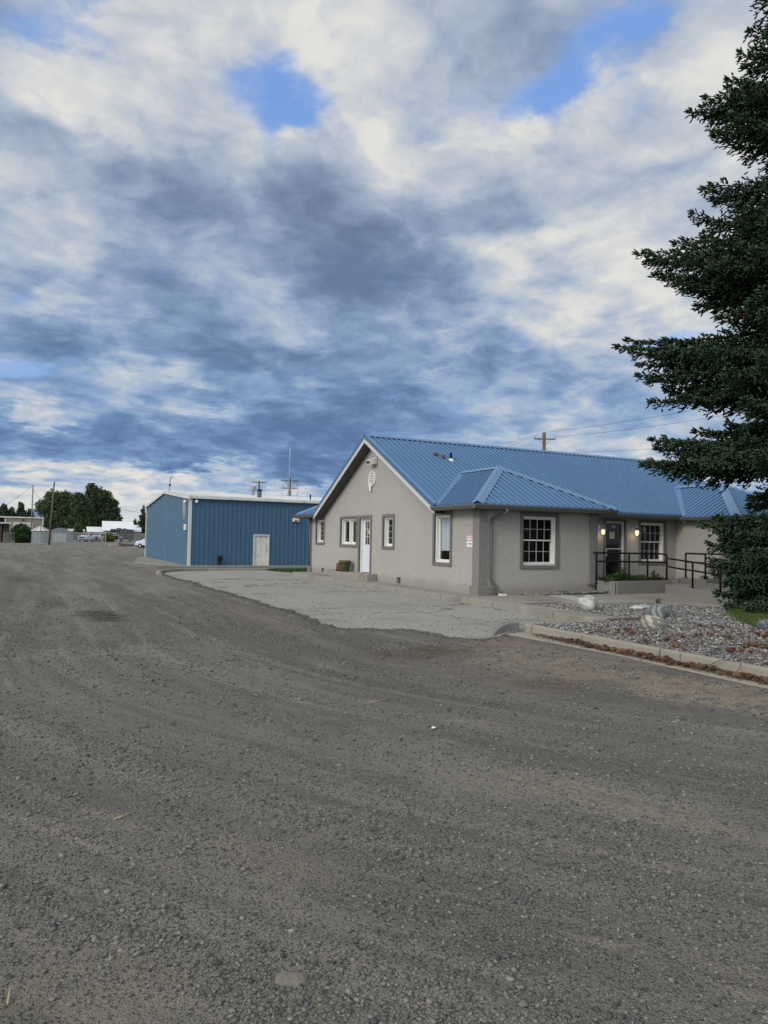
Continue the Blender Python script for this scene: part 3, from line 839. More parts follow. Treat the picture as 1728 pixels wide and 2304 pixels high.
# ================================================================== THE HOUSE
XG, YF, YB = 11.636, 17.15, 30.85          # gable wall plane, front wall plane of the wings, back wall plane
XW, YR, XR2, XE = 16.07, 19.6, 22.45, 26.9
PG = lambda u, v, d: (XG - d, u, v)          # gable wall: u = y, d = outwards
PF = lambda u, v, d: (u, YF - d, v)
PR = lambda u, v, d: (u, YR - d, v)
house = thing('office_building', 'long grey stucco office with a blue metal roof', 'building', (17, 22, .1))
TZ = 2.675
GW = {'w1': (29.23, 30.33, 1.45, 2.665), 'w2': (25.71, 27.49, 1.40, 2.665), 'd': (24.40, 25.61, .43, 2.665), 'w3': (22.50, 23.49, 1.385, 2.665), 'w4': (18.63, 19.79, .945, 2.66)}
FW = (13.085, 14.565, .94, 2.635)
RD, RW = (18.72, 19.84, .44, 2.64), (20.46, 21.92, .97, 2.665)
tw = .105


def hole(w, t=tw, bottom=True): return (w[0] + t, w[1] - t, w[2] + (t if bottom else 0), w[3] - t)


m = MB()
ap = 24.3
vents = [(29.26, 29.54, .22, .42), (22.0, 22.3, .20, .42)]
m.wall(PG, [(YF, .0), (YB, .0), (YB, TZ), (ap + 5.08, TZ), (ap, 5.40), (ap - 5.08, TZ), (YF, TZ)], [hole(GW[k], tw, k != 'd') for k in GW] + vents, .26)
m.wall(PF, [(XG, 0), (XW, 0), (XW, TZ), (XG, TZ)], [hole(FW)], .26)
m.wall(lambda u, v, d: (XW + d, u, v), [(YF, 0), (YR, 0), (YR, TZ), (YF, TZ)], [], .2)
m.wall(PR, [(XW, 0), (XR2, 0), (XR2, 2.8), (XW, 2.8)], [hole(RD, .09, False), hole(RW)], .26)
m.wall(lambda u, v, d: (XR2 - d, u, v), [(YF, 0), (YR, 0), (YR, TZ), (YF, TZ)], [], .2)
m.wall(PF, [(XR2, 0), (XE, 0), (XE, TZ), (XR2, TZ)], [], .2)
m.wall(lambda u, v, d: (XE + d, u, v), [(YF, 0), (YB, 0), (YB, TZ), (ap + 5.08, TZ), (ap, 5.40), (ap - 5.08, TZ), (YF, TZ)], [], .2)
m.wall(lambda u, v, d: (u, YB + d, v), [(XG, 0), (XE, 0), (XE, TZ), (XG, TZ)], [], .2)
m.build('wall', M['stucco'], house)
# rooms behind the windows
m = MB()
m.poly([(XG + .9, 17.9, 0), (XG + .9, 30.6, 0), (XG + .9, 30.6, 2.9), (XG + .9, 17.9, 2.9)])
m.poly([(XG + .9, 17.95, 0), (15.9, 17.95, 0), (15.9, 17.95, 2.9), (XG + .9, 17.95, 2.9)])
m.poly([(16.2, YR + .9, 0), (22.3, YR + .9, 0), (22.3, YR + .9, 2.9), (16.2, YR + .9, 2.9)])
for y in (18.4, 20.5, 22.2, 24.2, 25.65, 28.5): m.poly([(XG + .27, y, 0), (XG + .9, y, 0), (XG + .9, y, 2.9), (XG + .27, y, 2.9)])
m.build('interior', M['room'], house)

# ---- roof
SL = .5365


def roof_plane(mb, pts, sdir, spacing=.229, th=.035, phase=.1, ribw=.062, ribh=.044):
    pts = [Vector(p) for p in pts]
    s = Vector(sdir).normalized(); nrm = (pts[1] - pts[0]).cross(pts[2] - pts[0]).normalized()
    if nrm.z < 0: nrm = -nrm
    up = nrm.cross(s).normalized()
    if up.z < 0: up = -up
    o = pts[0]
    n = len(mb.v); k = len(pts)
    mb.v += [tuple(p) for p in pts] + [tuple(p - Vector((0, 0, th))) for p in pts]
    mb.f.append(tuple(range(n, n + k))); mb.f.append(tuple(reversed(range(n + k, n + 2 * k))))
    for i in range(k):
        j = (i + 1) % k; mb.f.append((n + i, n + k + i, n + k + j, n + j))
    q = [((p - o).dot(s), (p - o).dot(up)) for p in pts]
    smin = min(a for a, b in q); smax = max(a for a, b in q)
    x = smin + phase
    while x < smax - .03:
        def span(xx):
            t = []
            for i in range(k):
                (a0, b0), (a1, b1) = q[i], q[(i + 1) % k]
                if (a0 - xx) * (a1 - xx) < 0: t.append(b0 + (b1 - b0) * (xx - a0) / (a1 - a0))
            return (min(t), max(t)) if len(t) >= 2 else None
        s0, s1 = span(x - ribw / 2), span(x + ribw / 2)
        if s0 and s1:
            lo = max(s0[0], s1[0]); hi = min(s0[1], s1[1]) - .01
            if hi - lo > .12:
                B = lambda a, b, h: o + s * a + up * b + nrm * h
                c = []                       # rib with a small hem that stands clear of the sheet
                prof = [(-ribw * .24, .0005), (-ribw * .24, ribh * .5), (-ribw * .5, ribh * .5), (-ribw * .3, ribh), (ribw * .3, ribh), (ribw * .5, ribh * .5), (ribw * .24, ribh * .5), (ribw * .24, .0005)]
                for bb in (lo - .004, hi): c += [B(x + q_[0], bb, q_[1]) for q_ in prof]
                nn = len(mb.v); mb.v += [tuple(p) for p in c]
                for i_ in range(7): mb.f.append((nn + i_, nn + i_ + 1, nn + 9 + i_, nn + 8 + i_))
                mb.f.append(tuple(nn + i_ for i_ in range(8))); mb.f.append(tuple(nn + 15 - i_ for i_ in range(8)))
        x += spacing
    return mb


XA, XB = 11.22, 27.3
ZE, ZW = 2.88, 2.81
yv = 24.3 - (5.67 - ZW) / SL                  # main plane height ZW here
m = MB()
roof_plane(m, [(XA, 19.1, ZE), (XB, 19.1, ZE), (XB, 24.3, 5.67), (XA, 24.3, 5.67)], (1, 0, 0))
roof_plane(m, [(XA, 29.5, ZE), (XB, 29.5, ZE), (XB, 24.3, 5.67), (XA, 24.3, 5.67)], (1, 0, 0))
roof = m.build('roof', M['roof'], house)
WS = .52


def wing(x0, x1, y0, yv, yr, sgn, pz=None):
    c = (x0 + x1) / 2; w = (x1 - x0) / 2; pk = ZW + w * WS
    yp = y0 + sgn * w
    ym = 24.3 - sgn * (5.67 - pk) / SL
    mb = MB()
    roof_plane(mb, [(x0, y0, ZW), (x1, y0, ZW), (c, yp, pk)], (1, 0, 0), phase=.12)
    roof_plane(mb, [(x0, y0, ZW), (c, yp, pk), (c, ym, pk), (x0, yv, ZW)], (0, 1, 0), phase=.15)
    roof_plane(mb, [(x1, y0, ZW), (c, yp, pk), (c, ym, pk), (x1, yv, ZW)], (0, 1, 0), phase=.15)
    w_ = mb.build('wing_roof', M['roof'], house)
    cp = MB()

    def cap(a, b, hw, lift, up=(0, 0, 1)):
        a = Vector(a); b = Vector(b); d = (b - a).normalized(); s = d.cross(Vector(up)).normalized()
        dz = Vector((0, 0, -.5 * hw))
        cp.poly([a + s * hw + dz * 1.1 + Vector((0, 0, lift)), a + Vector((0, 0, lift + .012)), b + Vector((0, 0, lift + .012)), b + s * hw + dz * 1.1 + Vector((0, 0, lift))])
        cp.poly([a - s * hw + dz * 1.1 + Vector((0, 0, lift)), a + Vector((0, 0, lift + .012)), b + Vector((0, 0, lift + .012)), b - s * hw + dz * 1.1 + Vector((0, 0, lift))])
    cap((x0, y0, ZW), (c, yp, pk), .17, .075)
    cap((x1, y0, ZW), (c, yp, pk), .17, .075)
    cap((c, yp, pk), (c, ym, pk), .15, .07)
    cp.build('hip_cap', M['roof_cap'], w_)
    vf = MB()
    for xx in (x0, x1):
        a = Vector((xx, yv, ZW)); b = Vector((c, ym, pk)); d = (b - a).normalized()
        sy = Vector((0, 1, 0)) * sgn
        # flashing strip lying on both planes next to the valley
        s1 = Vector((-1 if xx == x0 else 1, 0, 0)) * .16
        up_main = Vector((0, .0, .0))
        vf.poly([a + Vector((0, 0, .03)), b + Vector((0, 0, .03)), b + s1 + Vector((0, 0, .03)), a + s1 * 0.1 + Vector((0, 0, .03))])
        s2 = Vector((0, -sgn * .16, 0))
        vf.poly([a + Vector((0, 0, .032)), b + Vector((0, 0, .032)), b + s2 + Vector((0, 0, .032)), a + s2 + Vector((0, 0, .032))])
    vf.build('valley_flashing', M['roof_cap'], w_)
    return w_


wing(XA, 16.45, 16.67, yv, 0, 1)
wing(22.05, XB, 16.67, yv, 0, 1)
wing(XA, 16.45, 31.75, 48.6 - yv, 0, -1)
# ridge cap and rake trim
m = MB()
for sg in (-1, 1):
    m.hexa([(XA - .03, 24.3, 5.70), (XB + .03, 24.3, 5.70), (XB + .03, 24.3 + sg * .17, 5.625), (XA - .03, 24.3 + sg * .17, 5.625),
            (XA - .03, 24.3, 5.735), (XB + .03, 24.3, 5.735), (XB + .03, 24.3 + sg * .17, 5.645), (XA - .03, 24.3 + sg * .17, 5.645)])
m.build('ridge_cap', M['roof_cap'], roof)
m = MB()
n_ = int((XB - XA) / .229)
for i in range(n_):
    x = XA + .13 + i * .229
    m.box(x, x + .17, 24.3 - .165, 24.3 - .13, 5.585, 5.632)
m.build('ridge_closure', M['roof_dark'], roof)
for (nm, mt, z0, z1, d0, d1) in (('rake_flashing', 'rake', -.115, .045, -.03, .002), ('rake_fascia', 'fascia', -.275, -.112, -.024, .0)):
    for XX, sx in ((XA, 1), (XB, -1)):
        m = MB()
        for sg in (-1, 1):
            e = 24.3 + sg * 5.27; ez = 5.67 - 5.27 * SL
            X0, X1 = XX + sx * d0, XX + sx * d1
            if sg < 0: Y = (e, 24.3); Z = (ez, 5.67)
            else: Y = (24.3, e); Z = (5.67, ez)
            m.hexa([(X0, Y[0], Z[0] + z0), (X1, Y[0], Z[0] + z0), (X1, Y[1], Z[1] + z0), (X0, Y[1], Z[1] + z0), (X0, Y[0], Z[0] + z1), (X1, Y[0], Z[0] + z1), (X1, Y[1], Z[1] + z1), (X0, Y[1], Z[1] + z1)])
        m.build(nm, M[mt], house)
m = MB()                                     # lip of the rake flashing lying on the roof
for sg in (-1, 1):
    e = 24.3 + sg * 5.25; ez = 5.67 - 5.25 * SL
    m.poly([(XA - .03, e, ez + .046), (XA + .12, e, ez + .046), (XA + .12, 24.3, 5.716), (XA - .03, 24.3, 5.716)])
m.build('rake_flashing', M['roof_cap'], house)
# soffits
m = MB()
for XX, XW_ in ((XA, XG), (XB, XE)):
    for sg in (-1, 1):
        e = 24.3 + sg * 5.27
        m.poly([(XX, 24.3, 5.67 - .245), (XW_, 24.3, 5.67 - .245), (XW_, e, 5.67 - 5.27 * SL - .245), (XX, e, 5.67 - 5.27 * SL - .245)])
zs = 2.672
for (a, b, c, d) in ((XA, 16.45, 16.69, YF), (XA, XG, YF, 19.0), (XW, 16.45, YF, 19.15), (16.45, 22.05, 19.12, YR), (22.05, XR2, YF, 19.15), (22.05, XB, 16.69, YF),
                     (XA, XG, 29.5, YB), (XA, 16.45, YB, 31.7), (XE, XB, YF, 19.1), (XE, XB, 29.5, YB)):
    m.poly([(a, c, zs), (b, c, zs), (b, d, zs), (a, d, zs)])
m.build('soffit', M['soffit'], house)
# fascia boards and gutters
G = .115


def gutter(x0, y0, x1, y1, ox, oy, zt=2.80):
    # run from (x0,y0) to (x1,y1), outwards direction (ox, oy)
    gm, fm = MB(), MB()
    a = Vector((x0, y0, 0)); b = Vector((x1, y1, 0)); o = Vector((ox, oy, 0)); w = Vector((ox, oy, 0)) * G
    prof = [(0.0, -.125), (.062, -.125), (.085, -.075), (.112, -.045), (.115, .0), (.100, .0), (.098, -.03), (.0, -.035)]
    n = len(gm.v)
    for c in (a, b):
        for (q, z) in prof: gm.v.append(tuple(c + o * q + Vector((0, 0, zt + z))))
    k = len(prof)
    for i in range(k):
        j = (i + 1) % k; gm.f.append((n + i, n + j, n + k + j, n + k + i))
    gm.f.append(tuple(n + i for i in range(k))); gm.f.append(tuple(n + k + i for i in reversed(range(k))))
    fm.beam(a - o * .012 + Vector((0, 0, 2.73)), b - o * .012 + Vector((0, 0, 2.73)), .02, .155)
    g_ = gm.build('gutter', M['gutter'], house); fm.build('fascia', M['gutter'], g_)


gutter(XA - .115, 16.69, 16.47, 16.69, 0, -1)
gutter(XA + .0, 16.69, XA + .0, 19.12, -1, 0)
gutter(16.45, 19.13, 22.05, 19.13, 0, -1, 2.83)
gutter(22.07, 16.69 - .115, 22.07, 19.13, -1, 0)
gutter(22.07, 16.69, XB, 16.69, 0, -1)
gutter(XA, 29.5, XA, 31.85, -1, 0)
gutter(XA - .115, 31.73, 16.45, 31.73, 0, 1)
m = MB(); m.box(16.452, 16.475, 16.67, 18.98, 2.66, 2.80); m.build('fascia', M['gutter'], house)
m = MB(); m.poly([(16.15, 16.60, 2.835), (16.75, 17.0, 2.83), (16.75, 19.0, 2.87), (16.45, 18.9, 2.84)]); m.build('kickout_flashing', M['roof_dark'], house)


# ---- openings
def ring(mb, P, u0, u1, v0, v1, w, d0, d1, bottom=True):
    mb.pbox(P, u0, u1, v1 - w, v1, d0, d1)
    b = v0
    if bottom: mb.pbox(P, u0, u1, v0, v0 + w, d0, d1); b = v0 + w
    mb.pbox(P, u0, u0 + w, b, v1 - w, d0, d1); mb.pbox(P, u1 - w, u1, b, v1 - w, d0, d1)


def window(P, w, kind, label=None, cols=3, rows=4):
    u0, u1, v0, v1 = w
    fr = MB(); a0, a1, b0, b1 = u0 + tw, u1 - tw, v0 + tw, v1 - tw
    ring(fr, P, a0 + .002, a1 - .002, b0 + .002, b1 - .002, .05, -.20, -.035)
    i0, i1, j0, j1 = a0 + .052, a1 - .052, b0 + .052, b1 - .052
    gz_ = -.15
    if kind == 'double':
        c = (i0 + i1) / 2; fr.pbox(P, c - .045, c + .045, j0, j1, -.20, -.05)
        ring(fr, P, i0, c - .045, j0, j1, .055, -.19, -.13); ring(fr, P, c + .045, i1, j0, j1, .055, -.19, -.13)
    elif kind == 'sash':
        mid = (j0 + j1) / 2 + .02
        ring(fr, P, i0, i1, mid - .02, j1, .04, -.145, -.10); ring(fr, P, i0, i1, j0, mid + .02, .045, -.195, -.15)
        fr.pbox(P, i0 - .03, i1 + .03, j0 - .03, j0 + .012, -.12, -.03)
    else:
        ring(fr, P, i0, i1, j0, j1, .045, -.19, -.13)
    f = fr.build('window', M['white'], house, bevel=.004, label=label)
    t = MB(); ring(t, P, u0, u1, v0, v1, tw, -.03, .035); t.build('trim', M['trim'], f, bevel=.006)
    g = MB()
    g.poly([P(i0 + .02, j0 + .02, -.165), P(i1 - .02, j0 + .02, -.165), P(i1 - .02, j1 - .02, -.165), P(i0 + .02, j1 - .02, -.165)])
    g.build('pane', M['glass'], f)
    if kind in ('sash', 'grid'):
        mu = MB(); q0, q1 = i0 + .04, i1 - .04
        segs = [(j0 + .04, j1 - .04)] if kind == 'grid' else [(j0 + .045, (j0 + j1) / 2), ((j0 + j1) / 2 + .06, j1 - .04)]
        for s_i, (r0, r1) in enumerate(segs):
            dd = (-.168, -.152) if not (kind == 'sash' and s_i == 1) else (-.13, -.115)
            for k in range(1, cols): x = q0 + (q1 - q0) * k / cols; mu.pbox(P, x - .0065, x + .0065, r0, r1, *dd)
            nr = rows if kind == 'grid' else 2
            for k in range(1, nr): z = r0 + (r1 - r0) * k / nr; mu.pbox(P, q0, q1, z - .0065, z + .0065, dd[0] + .002, dd[1] + .002)
        mu.build('muntin', M['grey_ink'], f)
    if kind == 'blind':
        b = MB(); b.pbox(P, i0 + .03, i1 - .02, j0 + .36, j1 - .03, -.215, -.205); b.build('blind', M['blind'], f)
        b = MB(); b.pbox(P, i0 + .03, i1 - .02, j0 + .32, j0 + .36, -.22, -.19); b.build('blind_rail', M['white2'], f)
    return f


window(PG, GW['w1'], 'grid', 'narrow white window at the far left of the gable wall', 2, 4)
window(PG, GW['w2'], 'double', 'double white window left of the side door')
window(PG, GW['w3'], 'grid', 'narrow white window right of the side door', 2, 4)
window(PG, GW['w4'], 'blind', 'tall white window with a lowered blind near the corner')
window(PF, FW, 'sash', 'sash window with twelve small panes on the front wing', 4, 2)
wr = window(PR, RW, 'sash', 'sash window with round stickers right of the front door', 4, 2)
for (x, z, r) in ((20.94, 2.32, .085), (20.66, 1.98, .06)):
    m = MB(); m.lathe((0, 0, 0), [(r * .62, 0), (r, 0), (r, .004), (r * .62, .004)], 18, caps=False)
    m.v = [(x + a, YR + .163 - c, z + b) for a, b, c in m.v]; m.build('sticker', M['grey_ink'], wr)
m = MB()
for k in range(5): m.pbox(PR, 20.88, 21.0, 2.30 + (k - 2) * .02, 2.305 + (k - 2) * .02, -.165, -.160)
m.build('sticker', M['grey_ink'], wr)


def lettering(txt, size, P, u, v, d, mat, parent, flip=False, name='lettering', bold=.0):
    cu = bpy.data.curves.new('txt', 'FONT'); cu.body = txt; cu.size = size; cu.extrude = .0015; cu.align_x = 'CENTER'; cu.align_y = 'CENTER'; cu.offset = bold
    ob = bpy.data.objects.new('txt', cu); COL.objects.link(ob)
    dg = bpy.context.evaluated_depsgraph_get(); me = bpy.data.meshes.new_from_object(ob.evaluated_get(dg))
    COL.objects.unlink(ob); bpy.data.objects.remove(ob); bpy.data.curves.remove(cu)
    for w_ in me.vertices:
        a, b, c = w_.co; w_.co = P(u + (-a if flip else a), v + b, d + c)
    me.name = name; me.materials.clear(); me.materials.append(mat)
    o = bpy.data.objects.new(name, me); COL.objects.link(o); o.location = -wloc(parent); o.parent = parent
    return o


# side door: half glazed, white
u0, u1, v0, v1 = GW['d']
m = MB(); ring(m, PG, u0 + tw, u1 - tw, v0, v1 - tw, .045, -.20, -.05, False)
df = MB(); a0, a1 = u0 + tw + .045, u1 - tw - .045; zt = v1 - tw - .045
gx = [a0 + .17 + i * (a1 - a0 - .34) / 3 for i in range(4)]; gz = [1.53 + i * .30 for i in range(4)]
# slab built round its nine lights
df.pbox(PG, a0, a1, v0 + .02, gz[0], -.19, -.145); df.pbox(PG, a0, a1, gz[3], zt, -.19, -.145)
df.pbox(PG, a0, gx[0], gz[0], gz[3], -.19, -.145); df.pbox(PG, gx[3], a1, gz[0], gz[3], -.19, -.145)
for (zz0, zz1) in ((.62, .98), (1.06, 1.44)):
    for (p0, p1) in ((a0 + .13, (a0 + a1) / 2 - .05), ((a0 + a1) / 2 + .05, a1 - .13)):
        ring(df, PG, p0, p1, zz0, zz1, .018, -.145, -.138)
door = df.build('side_door', M['door_white'], house, bevel=.004)
m.build('door_frame', M['white'], door)
m = MB()
for x in gx[1:3]: m.pbox(PG, x - .011, x + .011, gz[0], gz[3], -.165, -.143)
for z in gz[1:3]: m.pbox(PG, gx[0], gx[3], z - .011, z + .011, -.164, -.142)
ring(m, PG, gx[0] - .02, gx[3] + .02, gz[0] - .02, gz[3] + .02, .022, -.145, -.135)
m.build('muntin', M['white2'], door)
m = MB(); m.poly([PG(gx[0], gz[0], -.168), PG(gx[3], gz[0], -.168), PG(gx[3], gz[3], -.168), PG(gx[0], gz[3], -.168)]); m.build('pane', M['glass'], door)
m = MB(); ring(m, PG, u0, u1, v0, v1, tw, -.03, .035, False); m.build('trim', M['trim'], door, bevel=.006)
m = MB(); m.pbox(PG, (a0 + a1) / 2 - .05, (a0 + a1) / 2 + .05, 1.95, 2.08, -.167, -.163); m.build('notice', M['notice'], door)
m = MB(); m.tube([PG(a0 + .07, 1.38, -.15), PG(a0 + .07, 1.38, -.08)], [.012, .028], 12); m.build('handle', M['chrome'], door)

# front door: dark glass in an aluminium frame
u0, u1, v0, v1 = RD
m = MB(); ring(m, PR, u0 + .09, u1 - .09, v0, v1 - .075, .055, -.13, -.02, False)
b0, b1 = u0 + .145, u1 - .145
door2 = m.build('front_door', M['white2'], house, bevel=.004, label='dark glass entrance door in a white metal frame')
m = MB(); ring(m, PR, b0 + .004, b1 - .004, v0 + .02, v1 - .135, .045, -.12, -.085); m.pbox(PR, b0 + .05, b1 - .05, 1.50, 1.545, -.12, -.08)
m.build('sash', M['gutter'], door2)
m = MB(); m.poly([PR(b0, v0, -.11), PR(b1, v0, -.11), PR(b1, v1 - .13, -.11), PR(b0, v1 - .13, -.11)]); m.build('pane', M['glass'], door2)
m = MB(); m.pbox(PR, b0 + .004, b1 - .05, 1.545, 1.572, -.08, -.03); m.pbox(PR, b0 + .0, b0 + .085, 1.29, 1.545, -.08, -.055); m.build('push_bar', M['white2'], door2)
m = MB(); ring(m, PR, u0, u1, v0, v1, .09, -.03, .03, False); m.build('trim', M['trim'], door2, bevel=.006)
lettering('346', .15, PR, (b0 + b1) / 2 + .03, 2.37, -.105, M['grey_ink'], door2, bold=.002)
m = MB(); m.pbox(PR, b0 + .26, b0 + .50, 1.93, 2.18, -.108, -.104); nt_ = m.build('notice', M['notice'], door2)
m = MB(); m.pbox(PR, b0 + .30, b0 + .46, 2.125, 2.150, -.1035, -.1015)
m.build('notice_text', M['black'], door2)
m = MB()
for k in range(6): m.pbox(PR, b0 + .285 + .01 * (k % 2), b0 + .475 - .02 * (k % 3), 2.08 - k * .022, 2.088 - k * .022, -.1035, -.1015)
m.build('notice_text', M['trim'], door2)

# pilasters and their plinths
def pil(parts, base, lab):
    m = MB()
    for b in parts: m.box(*b)
    p = m.build('pilaster', M['pillar'], house, bevel=.008, label=lab)
    m = MB()
    for b in base: m.box(*b)
    m.build('plinth', M['pillar'], p, bevel=.012)


pil([(XG - .045, XG + .02, YF - .045, YF + .30, .3, TZ - .006), (XG + .02, XG + .24, YF - .045, YF + .01, .3, TZ - .006)],
    [(XG - .10, XG - .0, YF - .10, YF + .36, .15, .44), (XG, XG + .36, YF - .10, YF - .0, .15, .44)], 'grey corner pilaster beside the downspout')
pil([(XG - .045, XG + .02, YB - .06, YB + .12, .3, TZ - .006)], [(XG - .10, XG + .1, YB - .10, YB + .22, .1, .43)], 'narrow pilaster at the far corner of the gable wall')
pil([(15.77, XW + .03, YF - .05, YF + .02, .6, TZ - .006)], [(15.71, XW + .06, YF - .11, YF - .0, .44, .76)], 'pilaster with a hanging plinth above the planter')
pil([(XR2 - .05, XR2 + .02, YF - .05, YF + .45, .3, TZ - .006), (XR2 + .02, XR2 + .5, YF - .05, YF + .02, .3, TZ - .006)], [(XR2 - .1, XR2 + .0, YF - .1, YF + .5, .15, .5)], 'pilaster of the right wing behind the spruce')
# downspouts
m = MB()
x = 12.02; yy = YF - .055
m.tube([(x + .22, 16.64, 2.70), (x + .22, 16.66, 2.60), (x + .02, yy, 2.40), (x, yy, 2.28), (x, yy, .66), (x + .03, yy - .02, .55), (x + .17, yy - .05, .38), (x + .22, yy - .07, .24), (x + .24, yy - .16, .20)],
       [.045, .045, .042, .042, .042, .045, .052, .055, .055], 10)
ds = m.build('downspout', M['gutter'], house, smooth=True, label='grey downspout bending out at its foot')
m = MB(); m.box(x + .16, x + .36, yy - .30, yy - .14, .178, .235); m.build('splash_block', M['white'], ds, bevel=.01)
m = MB(); m.tube([(XG - .075, YB + .02, 2.66), (XG - .075, YB + .02, .45)], .04, 8); m.build('downspout', M['gutter'], house, smooth=True)

# louvre vent with its broken lower slat, high on the gable
oc = []
yc, zc_ = 24.42, 4.05
for k in range(12):
    t = 2 * pi * k / 12 + pi / 12; oc.append((yc + .31 * cos(t) * (1 if abs(sin(t)) < .8 else .8), zc_ + .30 * sin(t)))
m = MB(); n = len(oc)
m.v = [PG(a, b, .004) for a, b in oc] + [PG(a, b, .05) for a, b in oc] + [PG(yc + (a - yc) * .8, zc_ + (b - zc_) * .84, .05) for a, b in oc] + [PG(yc + (a - yc) * .8, zc_ + (b - zc_) * .84, .012) for a, b in oc]
for i in range(n):
    j = (i + 1) % n
    m.f += [(i, j, n + j, n + i), (n + i, n + j, 2 * n + j, 2 * n + i), (2 * n + i, 2 * n + j, 3 * n + j, 3 * n + i)]
lv = m.build('louvre_vent', M['white'], house, label='white oval louvre with a broken strip hanging below it')
m = MB(); m.poly([PG(yc + (a - yc) * .82, zc_ + (b - zc_) * .86, .01) for a, b in oc]); m.build('opening', M['dark'], lv)
m = MB()
for k in range(7):
    z = zc_ - .215 + k * .066; hw = .24 * sqrt(max(0.05, 1 - ((z - zc_) / .31) ** 2))
    m.hexa([PG(yc - hw, z, .012), PG(yc + hw, z, .012), PG(yc + hw, z - .03, .05), PG(yc - hw, z - .03, .05), PG(yc - hw, z + .025, .012), PG(yc + hw, z + .025, .012), PG(yc + hw, z + .005, .05), PG(yc - hw, z + .005, .05)])
m.build('slat', M['white'], lv)
m = MB(); m.hexa([PG(yc + .0, 3.58, .05), PG(yc + .13, 3.57, .05), PG(yc + .13, 3.57, .07), PG(yc + .0, 3.58, .07), PG(yc + .07, 3.88, .052), PG(yc + .23, 3.90, .052), PG(yc + .23, 3.90, .072), PG(yc + .07, 3.88, .072)]); m.build('loose_strip', M['white'], lv)
# wall-pack floodlight
m = MB(); m.hexa([PG(24.05, 4.60, .0), PG(24.45, 4.60, .0), PG(24.45, 4.56, .22), PG(24.05, 4.56, .22), PG(24.05, 4.86, .0), PG(24.45, 4.86, .0), PG(24.42, 4.72, .34), PG(24.08, 4.72, .34)])
fl = m.build('floodlight', M['white'], house, bevel=.012, label='white floodlight under the gable peak')
m = MB(); m.hexa([PG(24.10, 4.575, .222), PG(24.40, 4.575, .222), PG(24.40, 4.573, .226), PG(24.10, 4.573, .226), PG(24.12, 4.705, .328), PG(24.38, 4.705, .328), PG(24.38, 4.70, .336), PG(24.12, 4.70, .336)]); m.build('lens', M['car_glass'], fl)
m = MB(); m.tube([PG(24.02, 5.35, .012), PG(24.02, 4.4, .012)], .008, 6); m.build('conduit', M['gutter'], fl)
# foundation vents
for (a, b, c, d) in vents:
    m = MB(); m.pbox(PG, a, b, c, d, -.14, -.12); m.build('foundation_vent', M['dark'], house)
# arrow sign by the corner
m = MB(); m.pbox(PG, 17.48, 17.80, 1.57, 1.78 + .12, .002, .010)
sg_ = m.build('entrance_sign', M['sign_white'], house, bevel=.002, label='small white sign with magenta writing and an arrow')
lettering('CUSTOMER', .058, PG, 17.64, 1.845, .0105, M['magenta'], sg_, True, bold=.0012)
lettering('ENTRANCE', .058, PG, 17.64, 1.765, .0105, M['magenta'], sg_, True, bold=.0012)
m = MB(); m.pbox(PG, 17.59, 17.73, 1.648, 1.672, .0105, .0125)
m.poly([PG(17.59, 1.625, .012), PG(17.545, 1.66, .012), PG(17.59, 1.695, .012)]); m.build('arrow', M['black'], sg_)


# lanterns either side of the front door
def lantern(x, lab):
    z = 2.28; y = YR
    m = MB(); m.lathe((0, 0, 0), [(.0, 0), (.055, 0), (.05, .02), (.0, .022)], 14, False); m.v = [(x + a, y - c, z + b * 1.5 + .08) for a, b, c in m.v]
    arc = [(x, y - .02, z + .08)] + [(x + .03 * sin(t) * 0, y - .05 - .09 * (1 - cos(t)) , z + .08 + .10 * sin(t)) for t in (.5, 1.0, 1.6, 2.3, 3.0)]
    m.tube(arc, .011, 8)
    L_ = m.build('lantern', M['chrome'], house, smooth=False, label=lab)
    yc2 = y - .22
    m = MB(); m.lathe((x, yc2, z - .03), [(.085, 0), (.075, .02), (.04, .07), (.018, .09), (.014, .14), (.022, .15), (.0, .20)], 12)
    m.build('hood', M['chrome'], L_, smooth=True)
    m = MB(); m.lathe((x, yc2, z - .19), [(.055, 0), (.062, .005), (.068, .15), (.06, .155)], 8); m.build('shade', M['lamp'], L_)
    m = MB(); m.lathe((x, yc2, z - .20), [(.03, -.01), (.066, .0), (.066, .012), (.05, .014)], 12); m.build('base_ring', M['chrome'], L_)
    ld = bpy.data.lights.new('lantern_bulb', 'POINT'); ld.energy = 1.3; ld.color = (1, .74, .42); ld.shadow_soft_size = .05
    lo = bpy.data.objects.new('lantern_bulb', ld); COL.objects.link(lo); lo.location = Vector((x, yc2, z - .26)) - wloc(L_); lo.parent = L_


lantern(18.50, 'lit coach lantern left of the front door')
lantern(20.16, 'lit coach lantern right of the front door')

# roof vent pipe and the small rusty bracket beside it
def onroof(x, y): return 5.67 - abs(24.3 - y) * SL
vx, vy = 14.0, 22.6
m = MB(); m.lathe((vx, vy, onroof(vx, vy) - .03), [(.13, -.06), (.13, .02), (.075, .07), (.06, .09)], 14); vp = m.build('vent_pipe', M['white'], house, smooth=False)
m = MB(); m.tube([(vx, vy, onroof(vx, vy) + .05), (vx, vy, onroof(vx, vy) + .27)], .05, 12); m.build('stack', M['black'], vp)
m = MB(); m.tube([(13.45, 22.9, onroof(0, 22.9) + .02), (13.5, 22.9, onroof(0, 22.9) + .14), (13.7, 22.75, onroof(0, 22.75) + .06)], .03, 8); m.box(13.38, 13.58, 22.85, 22.95, onroof(0, 22.9) + .02, onroof(0, 22.9) + .09)
m.box(13.66, 13.78, 22.66, 22.8, onroof(0, 22.75) + .0, onroof(0, 22.75) + .10)
m.build('roof_bracket', M['concrete_dark'], house)

